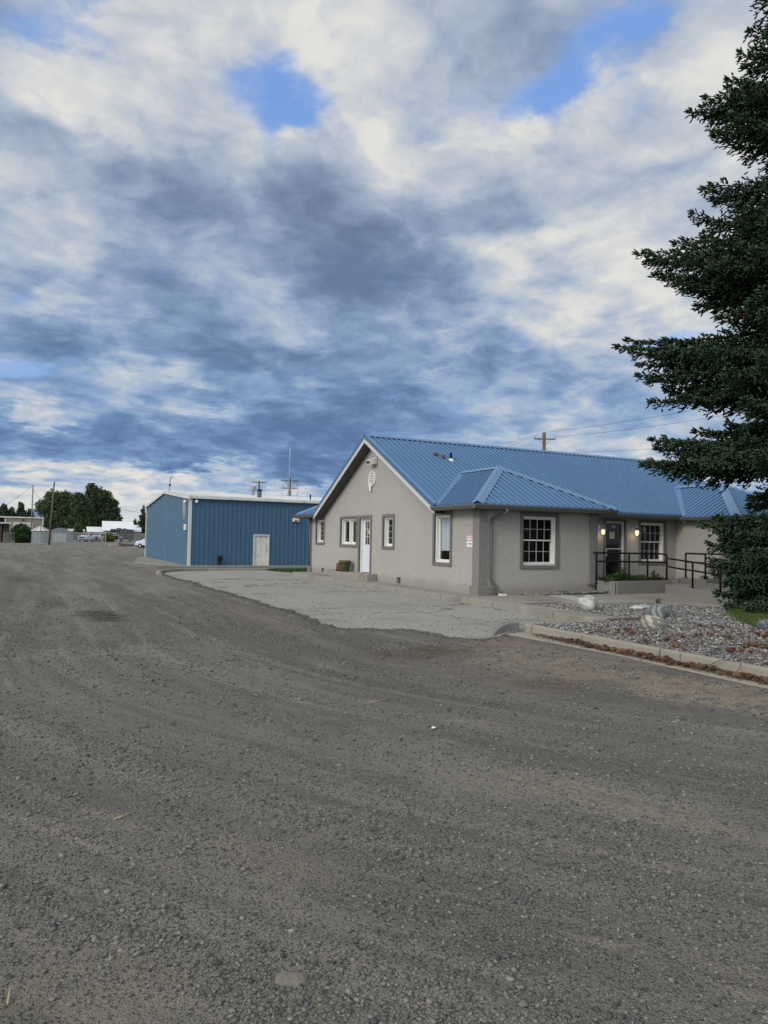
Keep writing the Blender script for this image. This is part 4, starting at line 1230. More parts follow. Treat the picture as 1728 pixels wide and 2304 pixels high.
# ================================================================== ENTRANCE: landing, planters, ramp, rails
m = MB(); m.prism([(16.07, 17.15), (16.07, 19.6), (22.45, 19.6), (22.45, 17.6), (20.3, 17.6), (20.05, 17.0), (18.85, 17.0), (18.85, 17.3), (16.4, 17.3)], 0, .44)
tag(m.build('landing', M['concrete'], bevel=.01), 'raised concrete landing before the front door', 'landing', kind='structure')


def rampz(x, y): return .18 + (.44 - .18) * sm((y - 13.4) / 3.2) if y < 16.6 else .44
m = MB()
for a, b in ((13.2, 14.2), (14.2, 15.2), (15.2, 16.1), (16.1, 17.0)):
    m.hexa([(18.66, a, 0), (20.04, a, 0), (20.04, b, 0), (18.66, b, 0), (18.66, a, rampz(0, a)), (20.04, a, rampz(0, a)), (20.04, b, rampz(0, b)), (18.66, b, rampz(0, b))])
tag(m.build('ramp', M['concrete']), 'sloping concrete ramp between two low kerb walls', 'ramp', kind='structure')
# planter one
m = MB()
wall_path = [(16.02, 17.04), (16.42, 16.66), (18.85, 16.66), (18.85, 17.2)]
for i, (a, b) in enumerate(zip(wall_path[:-1], wall_path[1:])):
    m.beam((a[0], a[1], .29), (b[0], b[1], .29), .16, .57)
planter = m.build('planter', M['concrete'], bevel=.014); tag(planter, 'low grey concrete planter full of green leaves below the front door', 'planter')
m = MB(); m.prism([(16.1, 17.2), (16.1, 17.08), (16.45, 16.75), (18.75, 16.75), (18.75, 17.28), (16.4, 17.28)], .4, .52); m.build('soil', M['soil'], planter)
# planter two with the ramp's kerb walls
m = MB()
for a, b in (((20.12, 17.35), (20.12, 16.32)), ((20.05, 16.34), (22.4, 16.34))): m.beam((a[0], a[1], .31), (b[0], b[1], .31), .16, .62)
planter2 = m.build('planter', M['concrete'], bevel=.014); tag(planter2, 'taller concrete planter on the right of the ramp', 'planter')
m = MB(); m.prism([(20.2, 17.5), (20.2, 16.42), (22.4, 16.42), (22.4, 17.15), (22.3, 17.5)], .4, .57); m.build('soil', M['soil'], planter2)


def kerbwall(x, y0, z0, y1, z1, lab):
    m = MB(); m.hexa([(x - .08, y0, 0), (x + .08, y0, 0), (x + .08, y1, 0), (x - .08, y1, 0), (x - .08, y0, z0), (x + .08, y0, z0), (x + .08, y1, z1), (x - .08, y1, z1)])
    return tag(m.build('ramp_wall', M['concrete'], bevel=.012), lab, 'low wall')


kerbwall(18.56, 14.1, .31, 16.57, .47, 'sloping kerb wall on the near side of the ramp')
kerbwall(20.14, 13.9, .34, 16.25, .50, 'sloping kerb wall on the far side of the ramp')


def handrail(lab, loc, posts, rails, plates=True):
    t = thing('handrail', lab, 'handrail', loc)
    for p in posts:
        m = MB(); m.tube([p[0], p[1]], .031, 10); o = m.build('post', M['black'], t, smooth=True)
        if plates:
            q = Vector(p[0]); pm_ = MB(); pm_.box(q.x - .07, q.x + .07, q.y - .07, q.y + .07, q.z, q.z + .012); pm_.build('base_plate', M['black'], o)
    for r in rails:
        m = MB(); m.tube(r, .028, 10); m.build('rail', M['black'], t, smooth=True)
    return t


yA = 16.80
handrail('straight black pipe handrail standing in the leafy planter', (17.4, yA, .57),
         [((15.98, yA + .22, .50), (15.98, yA + .22, 1.45)), ((17.14, yA, .52), (17.14, yA, 1.45)), ((17.95, yA, .52), (17.95, yA, 1.44)), ((18.82, yA, .58), (18.82, yA, 1.36))],
         [[(15.85, yA + .22, 1.45), (16.5, yA + .1, 1.45), (17.14, yA, 1.45), (18.62, yA, 1.44), (18.74, yA, 1.425), (18.80, yA, 1.39), (18.82, yA, 1.34)], [(15.98, yA + .22, 1.18), (16.5, yA + .1, 1.18), (18.82, yA, 1.165)]])
handrail('sloping black handrail along the near kerb wall of the ramp', (18.56, 15.3, .4),
         [((18.56, 15.56, .405), (18.56, 15.56, 1.22)), ((18.56, 14.56, .34), (18.56, 14.56, 1.13))],
         [[(18.80, 16.70, 1.30), (18.56, 16.4, 1.29), (18.56, 15.56, 1.215), (18.56, 14.56, 1.13)], [(18.80, 16.70, 1.03), (18.56, 16.4, 1.02), (18.56, 15.56, .95), (18.56, 14.56, .87)]])
handrail('black handrail on the far side of the ramp with a bent corner', (20.12, 16.4, .6),
         [((20.12, 17.15, .62), (20.12, 17.15, 1.46)), ((20.12, 16.36, .62), (20.12, 16.36, 1.42)), ((20.14, 15.40, .44), (20.14, 15.40, 1.28))],
         [[(20.12, 17.15, 1.46), (20.12, 16.46, 1.455), (20.12, 16.38, 1.43), (20.12, 16.36, 1.38)], [(20.12, 17.15, 1.46), (21.2, 16.9, 1.45), (22.2, 16.36, 1.44)],
          [(20.12, 16.36, 1.32), (20.14, 15.40, 1.27), (20.14, 14.1, 1.16)], [(20.12, 17.15, 1.17), (20.12, 16.36, 1.16)], [(20.12, 16.36, 1.05), (20.14, 15.40, 1.0), (20.14, 14.1, .9)]])

# doorstep by the side door, with pot and log
m = MB()
st = [(XG - .01, 23.85), (XG - .01, 27.75), (11.2, 27.75)] + [(11.2 - .22 * sin(pi * k / 10), 27.6 - 3.5 * k / 10) for k in range(1, 10)] + [(11.2, 23.85)]
m.prism(st, .1, .43)
tag(m.build('doorstep', M['walk'], bevel=.02), 'bowed concrete doorstep at the white side door', 'step')
pot = thing('flower_pot', 'dark green glazed pot on the doorstep beside the side door', 'pot', (11.28, 26.10, .43))
m = MB(); m.lathe((11.28, 26.10, .43), [(.165, 0), (.175, .02), (.215, .27), (.225, .30), (.245, .31), (.255, .42), (.245, .44), (.22, .44), (.21, .38), (.0, .36)], 28, False); m.build('body', M['pot'], pot, smooth=True)
m = MB(); m.lathe((11.28, 26.10, .43), [(.205, .20), (.222, .215), (.212, .23), (.226, .245), (.214, .26)], 28, False); m.build('band', M['pot'], pot, smooth=True)
m = MB(); m.lathe((11.28, 26.10, .43), [(.0, .385), (.21, .385)], 20, False); m.build('soil', M['soil'], pot)
lg = thing('log_stump', 'rough brown bark log leaning beside the green pot', 'log', (11.30, 26.65, .43))
m = MB(); pr = []
for k in range(7): pr.append(Vector((11.30 + .008 * k, 26.62 + .012 * k, .43 + .047 * k)))
m.tube(pr, [.17, .165, .16, .158, .158, .155, .16], 18)
for i, v in enumerate(m.v):
    a = (i % 18) * 1.7; c = pr[min(i // 18, 6)]; k = 1 + .10 * sin(a * 3.1) + .06 * sin(a * 7.7)
    m.v[i] = (c.x + (v[0] - c.x) * k, c.y + (v[1] - c.y) * k, v[2])
m.build('bark', M['log'], lg, smooth=True)
m = MB(); m.lathe((11.35, 26.69, .716), [(.0, 0), (.13, 0)], 18, False); m.build('end_grain', M['log_end'], lg)

# ================================================================== THE BLUE SHED
SX, SY, SYB, SXE = 9.26, 47.0, 66.3, 23.5
SB, SEV, SRZ, SRY = -.24, 4.33, 5.15, 56.65
shed = thing('metal_shed', 'blue ribbed metal shed with a white roof', 'shed', (15, 56, -.25))
t = NT('ribbed_blue_wall')                       # panel colour is M['shed']; ribs are modelled


def ribwall(mb, P, u0, u1, v0, vtop, sp, skip=None, rh=.028, rw=.09):
    n = int((u1 - u0) / sp)
    for k in range(n + 1):
        u = u0 + .06 + k * sp
        if u > u1 - .05: break
        lo = v0
        if skip and skip[0] - .03 < u < skip[1] + .03: lo = skip[2]
        vt = vtop(u)
        mb.hexa([P(u - rw / 2, lo, 0), P(u + rw / 2, lo, 0), P(u + rw / 4, lo, rh), P(u - rw / 4, lo, rh), P(u - rw / 2, vt, 0), P(u + rw / 2, vt, 0), P(u + rw / 4, vt, rh), P(u - rw / 4, vt, rh)])


PS = lambda u, v, d: (u, SY - d, v)
PL = lambda u, v, d: (SX - d, u, v)
DX = (13.57, 14.58)
gab = lambda y: SEV + (SRZ - SEV) * (1 - abs(y - SRY) / (SRY - SY)) - .12
m = MB()
m.wall(PS, [(SX, SB), (SXE, SB), (SXE, SEV - .05), (SX, SEV - .05)], [(DX[0], DX[1], SB + .001, 1.83)], .15)
ribwall(m, PS, SX + .2, SXE, SB, lambda u: SEV - .06, .305, (DX[0], DX[1], 1.84), .036, .085)
for k in range(int((SXE - SX) / .915)):          # lap joints
    m.pbox(PS, SX + .5 + k * .915, SX + .512 + k * .915, SB if not DX[0] - .1 < SX + .5 + k * .915 < DX[1] + .1 else 1.9, SEV - .06, 0, .006)
m.wall(lambda u, v, d: (u, SYB + d, v), [(SX, SB), (SXE, SB), (SXE, SEV), (SX, SEV)], [], .1)
m.wall(lambda u, v, d: (SXE + d, u, v), [(SY, SB), (SYB, SB), (SYB, SEV - .05), (SRY, SRZ - .08), (SY, SEV - .05)], [], .1)
m.build('wall', M['shed'], shed)
# the two sliding doors make up the gable end
t = NT('blue_door_metal'); n1 = t.noise(.9, detail=6); sxyz = t.N.new('ShaderNodeSeparateXYZ'); t.L.new(t.pos, sxyz.inputs[0])
stn = t.math('MULTIPLY', t.math('MULTIPLY', t.ramp(sxyz.outputs[1], 48.45, 48.6), t.ramp(sxyz.outputs[1], 49.55, 49.4)), t.math('MULTIPLY', t.ramp(sxyz.outputs[2], 2.6, 3.5), t.ramp(t.noise(2.5, detail=6, rough=.75), .34, .5)))
colr = t.mix(n1, (.066, .136, .208), (.086, .166, .245)); colr = t.mix(stn, colr, (.33, .33, .31)); M['shed_door'] = t.done(colr, .5, spec=.4)
for (a, b, lab) in ((SY + .02, SRY - .04, 'sliding door half nearer the house, scraped along its top'), (SRY + .04, SYB - .05, 'sliding door half at the far side')):
    m = MB(); m.poly([PL(a, SB, .02), PL(b, SB, .02), PL(b, gab(b), .02), PL(a, gab(a), .02)])
    ribwall(m, lambda u, v, d: (SX - .02 - d, u, v), a, b, SB, gab, .305, None, .03, .085)
    for k in range(1, int((b - a) / .102)):
        u = a + k * .102; m.pbox(PL, u - .009, u + .009, SB, gab(u), .02, .027)
    m.build('sliding_door', M['shed_door'], shed, label=lab)
m = MB(); m.pbox(PL, SRY - .05, SRY + .05, SB, gab(SRY), -.02, .012); m.build('door_gap', M['dark'], shed)
# roof
m = MB()
roof_plane(m, [(SX - .12, SY - .12, SEV - .005), (SXE, SY - .12, SEV - .005), (SXE, SRY, SRZ), (SX - .12, SRY, SRZ)], (1, 0, 0), .305, .05, .15, .10, .05)
roof_plane(m, [(SX - .12, SYB + .12, SEV - .005), (SXE, SYB + .12, SEV - .005), (SXE, SRY, SRZ), (SX - .12, SRY, SRZ)], (1, 0, 0), .305, .05, .15, .10, .05)
sroof = m.build('roof', M['shed_roof'], shed)
m = MB()
for sg, yy in ((-1, SY - .14), (1, SYB + .14)):
    a, b = Vector((SX - .15, SRY, SRZ - .10)), Vector((SX - .15, yy, SEV - .11)); m.beam(a, b, .05, .20, (0, 0, 1))
m.build('rake_trim', M['shed_white'], sroof)
m = MB(); m.beam((SX - .1, SY - .20, SEV - .10), (SXE, SY - .20, SEV - .10), .12, .15); m.build('gutter', M['shed_white'], shed, bevel=.02)
m = MB(); m.box(SX - .11, SX + .09, SY - .06, SY + .08, SB - .02, SEV - .09); m.box(SX - .20, SX - .05, SY - .32, SY - .18, SEV - .22, SEV + .04); m.build('corner_trim', M['shed_white'], shed, bevel=.01)
m = MB(); m.box(SX - .10, SX + .02, SYB - .02, SYB + .12, SB - .02, SEV - .09); m.build('corner_trim', M['shed_white'], shed, bevel=.01)
m = MB(); m.beam((SX - .02, SY - .12, SB - .01), (SXE, SY - .12, SB - .01), .26, .10); m.build('sill', M['walk'], shed)
# side door
m = MB(); ring(m, PS, DX[0] - .06, DX[1] + .06, SB, 1.90, .085, -.10, .055, False)
sd = MB(); a0, a1 = DX[0] + .03, DX[1] - .03
sd.pbox(PS, a0, a1, SB + .03, 1.81, -.08, -.035)
for (z0, z1) in ((-.05, .52), (.62, 1.28), (1.38, 1.66)):
    for (p0, p1) in ((a0 + .11, (a0 + a1) / 2 - .05), ((a0 + a1) / 2 + .05, a1 - .15)):
        sd.pbox(PS, p0, p1, z0, z1, -.036, -.028); ring(sd, PS, p0 - .025, p1 + .025, z0 - .025, z1 + .025, .02, -.036, -.022)
dshed = sd.build('side_door', M['door_cream'], shed, bevel=.006, label='weathered cream six panel door with a brass handle'); m.build('door_frame', M['shed_white'], dshed, bevel=.01)
M['brass'] = pmat('brass', (.30, .2, .07), .1, 9, .4, metal=.7)
m = MB(); m.tube([PS(a1 - .10, .76, -.036), PS(a1 - .10, .76, .03)], [.018, .034], 10); m.build('handle', M['brass'], dshed)
m = MB(); m.tube([PS(a1 - .10, .93, -.036), PS(a1 - .10, .93, .0)], [.035, .03], 10); m.build('deadbolt', M['brass'], dshed)
m = MB(); m.pbox(PS, a0 + .33, a0 + .52, 1.70, 1.725, -.034, -.026); m.build('number_plate', M['black'], dshed)
# lamps and electrical box
m = MB(); m.hexa([PS(16.27, 2.83, .0), PS(16.72, 2.83, .0), PS(16.72, 2.83, .2), PS(16.27, 2.83, .2), PS(16.27, 3.08, 0), PS(16.72, 3.08, 0), PS(16.68, 3.06, .22), PS(16.31, 3.06, .22)])
fl2 = m.build('floodlight', M['white'], shed, bevel=.015); m = MB(); m.pbox(PS, 16.36, 16.62, 2.85, 2.98, .2, .215); m.build('lens', M['tan'] and pmat('amber_lens', (.30, .18, .12), .2, 8, .4), fl2)
for P_, u in ((PS, 9.62), (PL, 48.0)):
    m = MB(); c = Vector(P_(u, 3.97, .16)); bv, bf = ico(2)
    m.v = [tuple(c + Vector(q) * .12) for q in bv]; m.f = [tuple(f) for f in bf]; m.tube([P_(u, 4.05, 0), P_(u, 4.0, .12)], .04, 8); m.build('camera_dome', M['white'], shed, smooth=True)
m = MB(); m.pbox(PL, 47.78, 48.28, 2.10, 2.50, .06, .16); m.build('electric_box', M['white'], shed, bevel=.01)
# things on its roof
srf = lambda y: SEV + (SRZ - SEV) * (1 - abs(y - SRY) / (SRY - SY))
m = MB(); m.lathe((14.5, 49.2, srf(49.2) - .1), [(.16, 0), (.16, .62), (.13, .63)], 14); sk = m.build('flue', M['gutter'], shed); m = MB(); m.lathe((14.5, 49.2, srf(49.2) + .5), [(.2, .0), (.2, .08), (.05, .14)], 14); m.build('flue_cap', M['black'], sk)
m = MB(); m.lathe((15.4, 54.0, srf(54) - .1), [(.13, 0), (.13, .5), (.24, .52), (.24, .82), (.12, .86)], 14); m.build('roof_vent', M['steel'], shed)
m = MB(); m.tube([(18.3, 49, srf(49) - .05), (18.3, 49, srf(49) + .42)], .05, 8); m.build('vent_pipe', M['black'], shed)
an = thing('roof_antenna', 'thin bent antenna mast on the shed ridge', 'antenna', (9.5, SRY, SRZ))
m = MB(); m.tube([(9.5, SRY, SRZ - .05), (9.52, SRY, SRZ + .6), (9.60, SRY, SRZ + 1.15)], .03, 6); m.tube([(9.6, SRY, SRZ + 1.05), (9.82, SRY, SRZ + 1.16)], .02, 6); m.build('mast', M['gutter'], an)
m = MB(); m.box(9.47, 9.60, SRY - .06, SRY + .06, SRZ + .42, SRZ + .55); m.build('clamp', M['black'], an)


# ================================================================== POLES AND WIRES
def pole(lab, base, h, r0, r1, mat, arms=(), lean=(0, 0), group=None, braces=True):
    t = thing('utility_pole', lab, 'utility pole', base, group)
    b = Vector(base)
    top = b + Vector((lean[0], lean[1], h))
    m = MB(); m.tube([b - Vector((0, 0, .3)), b.lerp(top, .5), top], [r0, (r0 + r1) / 2, r1], 10); m.build('pole', mat, t, smooth=True)
    for (dz, w) in arms:
        c = top - Vector((0, 0, dz)); a = CR.copy(); a.z = 0; a.normalize()
        m = MB(); m.beam(c - a * w / 2 - Vector((0, .12, 0)), c + a * w / 2 - Vector((0, .12, 0)), .12, .13); am = m.build('crossarm', M['pole'], t)
        for k in ((-.46, .46) if w < 3 else (-.47, -.2, .47)):
            m = MB(); m.lathe(tuple(c + a * w * k + Vector((0, -.12, .06))), [(.03, 0), (.03, .12), (.07, .13), (.07, .22), (.03, .27)], 8); m.build('insulator', M['steel'], am)
        if braces:
            m = MB(); m.tube([c - a * w * .28 - Vector((0, .12, .05)), c - Vector((0, 0, .75))], .02, 5)
            m.tube([c - Vector((0, 0, .75)), c + a * w * .28 - Vector((0, .12, .05))], .02, 5); m.build('brace', M['pole'], am)
    return t, top


POLES = 'utility poles standing around the yard'
def fz(px, d): p = far(px, d); return (p.x, p.y, zg(p.x, p.y))
tp, tt1 = pole('plain thin pole behind the round bush', fz(70, 165), 11.9, .16, .11, M['pole_grey'], group=POLES)
tp, tt2 = pole('leaning bare brown pole by the chain link fence', fz(110.5, 131), 10.6, .17, .12, M['pole'], lean=(.5, .1), group=POLES)
tp, tt3 = pole('pole with one crossarm just behind the white shed roof', fz(580, 118), 11.2, .17, .13, M['pole'], [(.25, 2.4)], group=POLES)
tp, tt4 = pole('pole with two crossarms and looping wires left of the gable', fz(649, 98), 10.2, .20, .15, M['pole'], [(.45, 2.4), (1.45, 2.0)], group=POLES)
tp, tt5 = pole('pole with one crossarm rising behind the house ridge', fz(1222, 81), 14.3, .24, .19, M['pole'], [(.75, 2.4)], group=POLES)
an = thing('antenna_mast', 'tall thin radio mast with a white tip behind the shed', 'antenna', fz(648, 97))
b = Vector(fz(648, 97)); m = MB(); m.tube([b, b + Vector((0, 0, 12.6))], .055, 8); m.build('mast', M['steel'], an); m = MB(); m.tube([b + Vector((0, 0, 12.6)), b + Vector((0, 0, 14.2))], .03, 8); m.build('whip', M['white2'], an)
# looping jumpers and stays on the two-armed pole
a = CR.copy(); a.z = 0; a.normalize()
for sgn in (-1, 1):
    m = MB(); c = tt4 - Vector((0, .2, .5))
    m.tube([c + a * (sgn * .5) , c + a * (sgn * 1.2) + Vector((0, 0, -.7)), c + a * (sgn * 1.0) + Vector((0, 0, -1.9)), c + a * (sgn * .25) + Vector((0, 0, -2.5))], .022, 5)
    m.tube([tt4 - Vector((0, 0, 1.6)), tt4 + a * sgn * .75 - Vector((0, 0, 3.6))], .03, 5)
    tag(m.build('jumper_cable', M['wire']), ('left' if sgn < 0 else 'right') + ' looping cable on the pole with two crossarms', 'cable')


def wire(p, q, sag, lab, r=.014, grp='overhead wires'):
    p, q = Vector(p), Vector(q); m = MB()
    m.tube([p.lerp(q, k / 16) - Vector((0, 0, sag * 4 * (k / 16) * (1 - k / 16))) for k in range(17)], r, 5)
    tag(m.build('power_line', M['wire']), lab, 'power line', grp)


def atp(px, py, d):
    v = ray(px, py); v = v / sqrt(v.x ** 2 + v.y ** 2); return v * d + Vector((0, 0, EYE))


arm5 = tt5 - Vector((0, .12, .5))
wire(arm5 - a * 1.1, atp(1010, 1030, 150), .6, 'overhead wire running down left behind the roof ridge')
wire(tt5 + Vector((0, 0, .0)), atp(1000, 1022, 150), .5, 'topmost overhead wire running down left of the pole behind the ridge')
wire(tt5 + Vector((0, 0, 0)), atp(1830, 868, 62), .35, 'topmost overhead wire running right into the spruce')
wire(arm5 + a * 1.1, atp(1830, 898, 62), .35, 'second overhead wire running right into the spruce')
wire(atp(1262, 1020, 81), atp(1830, 975, 62), .25, 'lowest thin overhead wire right of the pole behind the ridge', .010)
wire(tt1, atp(-60, 1172, 165), .8, 'sagging wire from the thin pole to the left edge', .03)
wire(tt1 - Vector((0, 0, .8)), atp(115, 1116, 150), 1.3, 'sagging wire between the two bare poles', .03)
wire(atp(180, 1120, 240), atp(420, 1165, 240), 1.2, 'thin wire crossing behind the far trees', .045)

# ================================================================== FAR YARD
def faces_fix(m): return m


def local(p, yaw):                                # yard frame at p: x to the viewer's right, y away
    c, s = cos(yaw), sin(yaw)
    return lambda x, y, z: (p[0] + x * c - y * s, p[1] + x * s + y * c, p[2] + z)


def lbox(m, T, x0, x1, y0, y1, z0, z1):
    m.hexa([T(x0, y0, z0), T(x1, y0, z0), T(x1, y1, z0), T(x0, y1, z0), T(x0, y0, z1), T(x1, y0, z1), T(x1, y1, z1), T(x0, y1, z1)])


def facing(p): return math.atan2(p[1], p[0]) - pi / 2


# tan workshop
p = fz(44, 172); T = local(p, facing(p)); tb = thing('workshop', 'tan ribbed workshop with a big white roll door', 'building', p)
k = 172 / 1593.
m = MB(); lbox(m, T, -13, 4.4, 0, 12, 0, 5.05)
for i in range(58): lbox(m, T, -13 + i * .3, -12.94 + i * .3, -.05, 0, 0, 5.0)
m.build('wall', M['offwhite'] if False else pmat('tan_wall', (.30, .275, .20), .1, 2, .8), tb)
m = MB(); lbox(m, T, -13.2, 4.6, -.25, 12.2, 5.05, 5.35); m.build('roof', M['shed_white'], tb)
m = MB(); lbox(m, T, 4.3, 4.55, -.12, .0, 0, 5.05); lbox(m, T, -2.95, -2.7, -.12, 0, 0, 5.05); m.build('corner_trim', M['shed_white'], tb)
m = MB(); lbox(m, T, -1.25, 2.5, -.13, -.02, 0, 4.15)
for i in range(6): lbox(m, T, -1.25, 2.5, -.16, -.13, .1 + i * .68, .13 + i * .68)
m.build('roll_door', M['shed_white'], tb)
m = MB(); lbox(m, T, .4, .8, -.35, -.05, 4.55, 4.75); m.build('wall_light', M['black'], tb)
m = MB(); lbox(m, T, -12.9, -2.95, -.06, -.01, 2.4, 5.0); m.build('open_bay', M['dark'], tb)
# brown lean-to
p = fz(2, 150); T = local(p, facing(p)); lb = thing('open_carport', 'low brown open fronted shelter with a flat white roof edge', 'shelter', p)
m = MB(); lbox(m, T, -6, 1.35, 0, 4, 0, 3.5); m.build('wall', M['brown'], lb)
m = MB(); lbox(m, T, -6, 1.75, -1.2, 4.2, 3.55, 3.78); m.build('roof', M['shed_white'], lb)
m = MB(); lbox(m, T, -6, .35, -.04, .0, .3, 3.4); m.build('opening', M['dark'], lb)
m = MB(); lbox(m, T, -.1, .05, -1.1, -.95, 0, 3.55); m.build('post', M['pole'], lb)
# tank
p = fz(21, 156); t_ = thing('water_tank', 'grey metal tank beside the round bush', 'tank', p)
m = MB(); m.lathe(p, [(.85, 0), (.85, 2.0), (.8, 2.15), (.3, 2.4), (0, 2.45)], 20, False); m.build('shell', M['hut'], t_)
m = MB()
for z in (.5, 1.0, 1.5): m.lathe(p, [(.87, z), (.89, z + .03), (.87, z + .06)], 20, False)
m.build('hoop', M['steel'], t_)
# round grain bin
p = fz(90, 150); t_ = thing('grain_bin', 'round grey bin with a pale conical roof', 'grain bin', p)
m = MB(); m.lathe(p, [(1.75, 0), (1.75, 2.35)], 28, False)
for i in range(28):
    an_ = 2 * pi * i / 28; c = Vector((p[0] + 1.76 * cos(an_), p[1] + 1.76 * sin(an_), 0)); m.tube([(c.x, c.y, p[2]), (c.x, c.y, p[2] + 2.33)], .03, 4)
m.build('wall', M['hut'], t_)
m = MB(); m.lathe(p, [(1.95, 2.3), (.35, 3.25), (.0, 3.32)], 12, False); m.build('roof', pmat('bin_roof', (.52, .50, .45), .1, 3, .6), t_)
m = MB()
for i in range(12):
    an_ = 2 * pi * i / 12; m.tube([(p[0] + 1.96 * cos(an_), p[1] + 1.96 * sin(an_), p[2] + 2.33), (p[0] + .35 * cos(an_), p[1] + .35 * sin(an_), p[2] + 3.29)], .04, 4)
m.build('roof_rib', M['gutter'], t_)
# quonset hut
p = fz(135, 168); T = local(p, facing(p)); t_ = thing('quonset_hut', 'blue grey arched metal hut with a pale front panel', 'hut', p)
m = MB(); arc = [(2.75 * cos(pi * k / 16), 3.15 * sin(pi * k / 16) ** .8 if 0 < k < 16 else 0) for k in range(17)]
for (x0, z0), (x1, z1) in zip(arc[:-1], arc[1:]): m.poly([T(x0, 0, z0), T(x1, 0, z1), T(x1, 9, z1), T(x0, 9, z0)])
m.poly([T(x, .02, z) for x, z in arc]); m.poly([T(x, 8.98, z) for x, z in reversed(arc)]); m.build('shell', M['hut'], t_)
m = MB(); lbox(m, T, -1.5, 1.3, -.05, .01, .0, 1.95); m.build('door', M['hut_white'], t_)
m = MB(); lbox(m, T, -.1, .12, -.07, -.04, 1.5, 1.72); m.build('notice', M['white'], t_)
# white roofed buildings
def longhouse(px, d, w, dep, wallh, roofz, lab, mat_r, x0=0):
    p = fz(px, d); T = local(p, facing(p)); t = thing('farmhouse', lab, 'building', p)
    m = MB(); lbox(m, T, -w / 2 + .3, w / 2 - .3, 1, dep, 0, wallh); m.build('wall', M['offwhite'], t)
    m = MB(); m.hexa([T(-w / 2, 0, wallh - .15), T(w / 2, 0, wallh - .15), T(w / 2 - .25, dep / 2, roofz), T(-w / 2 - .25, dep / 2, roofz), T(-w / 2, 0, wallh), T(w / 2, 0, wallh), T(w / 2 - .25, dep / 2, roofz + .15), T(-w / 2 - .25, dep / 2, roofz + .15)])
    m.hexa([T(-w / 2, dep, wallh - .15), T(w / 2, dep, wallh - .15), T(w / 2 - .25, dep / 2, roofz), T(-w / 2 - .25, dep / 2, roofz), T(-w / 2, dep, wallh), T(w / 2, dep, wallh), T(w / 2 - .25, dep / 2, roofz + .15), T(-w / 2 - .25, dep / 2, roofz + .15)])
    m.build('roof', mat_r, t)
    for i in range(3):
        x = -w / 3 + i * w / 3; m = MB(); lbox(m, T, x - .5, x + .5, .95, 1.02, 1.2, 2.2); m.build('window', M['dark'], t)
    return t


white_r = pmat('snow_white_roof', (.70, .71, .70), .05, 1, .5)
longhouse(217, 238, 5.6, 9, 2.6, 4.0, 'low pale building left of the white roofed house', white_r)
longhouse(266, 236, 9.4, 12, 3.1, 5.9, 'house with the largest bright white roof', white_r)
longhouse(304, 245, 3.9, 12, 2.9, 5.0, 'small annex with a bluish white roof by the shed', pmat('bluish_white_roof', (.62, .68, .72), .05, 1, .5))
longhouse(172, 242, 5.0, 6, 2.7, 3.2, 'low pale shed half hidden by green bushes', pmat('pale_roof', (.5, .5, .46), .05, 1, .7))


# vehicles -----------------------------------------------------------
def body_loft(m, secs):
    """secs: list of (x, [(y, z) ...]) cross-sections along the length"""
    n = len(m.v); k = len(secs[0][1])
    for x, pr in secs: m.v += [(x, y, z) for y, z in pr]
    for i in range(len(secs) - 1):
        for j in range(k):
            j2 = (j + 1) % k; m.f.append((n + i * k + j, n + i * k + j2, n + (i + 1) * k + j2, n + (i + 1) * k + j))
    m.f.append(tuple(n + j for j in range(k))); m.f.append(tuple(n + (len(secs) - 1) * k + j for j in reversed(range(k))))
    return m


def wheel(t, x, y, r, mat_r=None):
    m = MB(); m.lathe((0, 0, 0), [(.0, -.12), (r * .6, -.12), (r, -.10), (r, .10), (r * .6, .12), (0, .12)], 20, False); m.v = [(x + a, y + c, r + b) for a, b, c in m.v]
    w = m.build('wheel', M['tyre'], t, smooth=False)
    m = MB(); m.lathe((0, 0, 0), [(r * .55, -.13), (r * .5, -.135), (.0, -.125)], 14, False); m.lathe((0, 0, 0), [(r * .55, .13), (r * .5, .135), (.0, .125)], 14, False); m.v = [(x + a, y + c, r + b) for a, b, c in m.v]; m.build('rim', M['steel'], w)


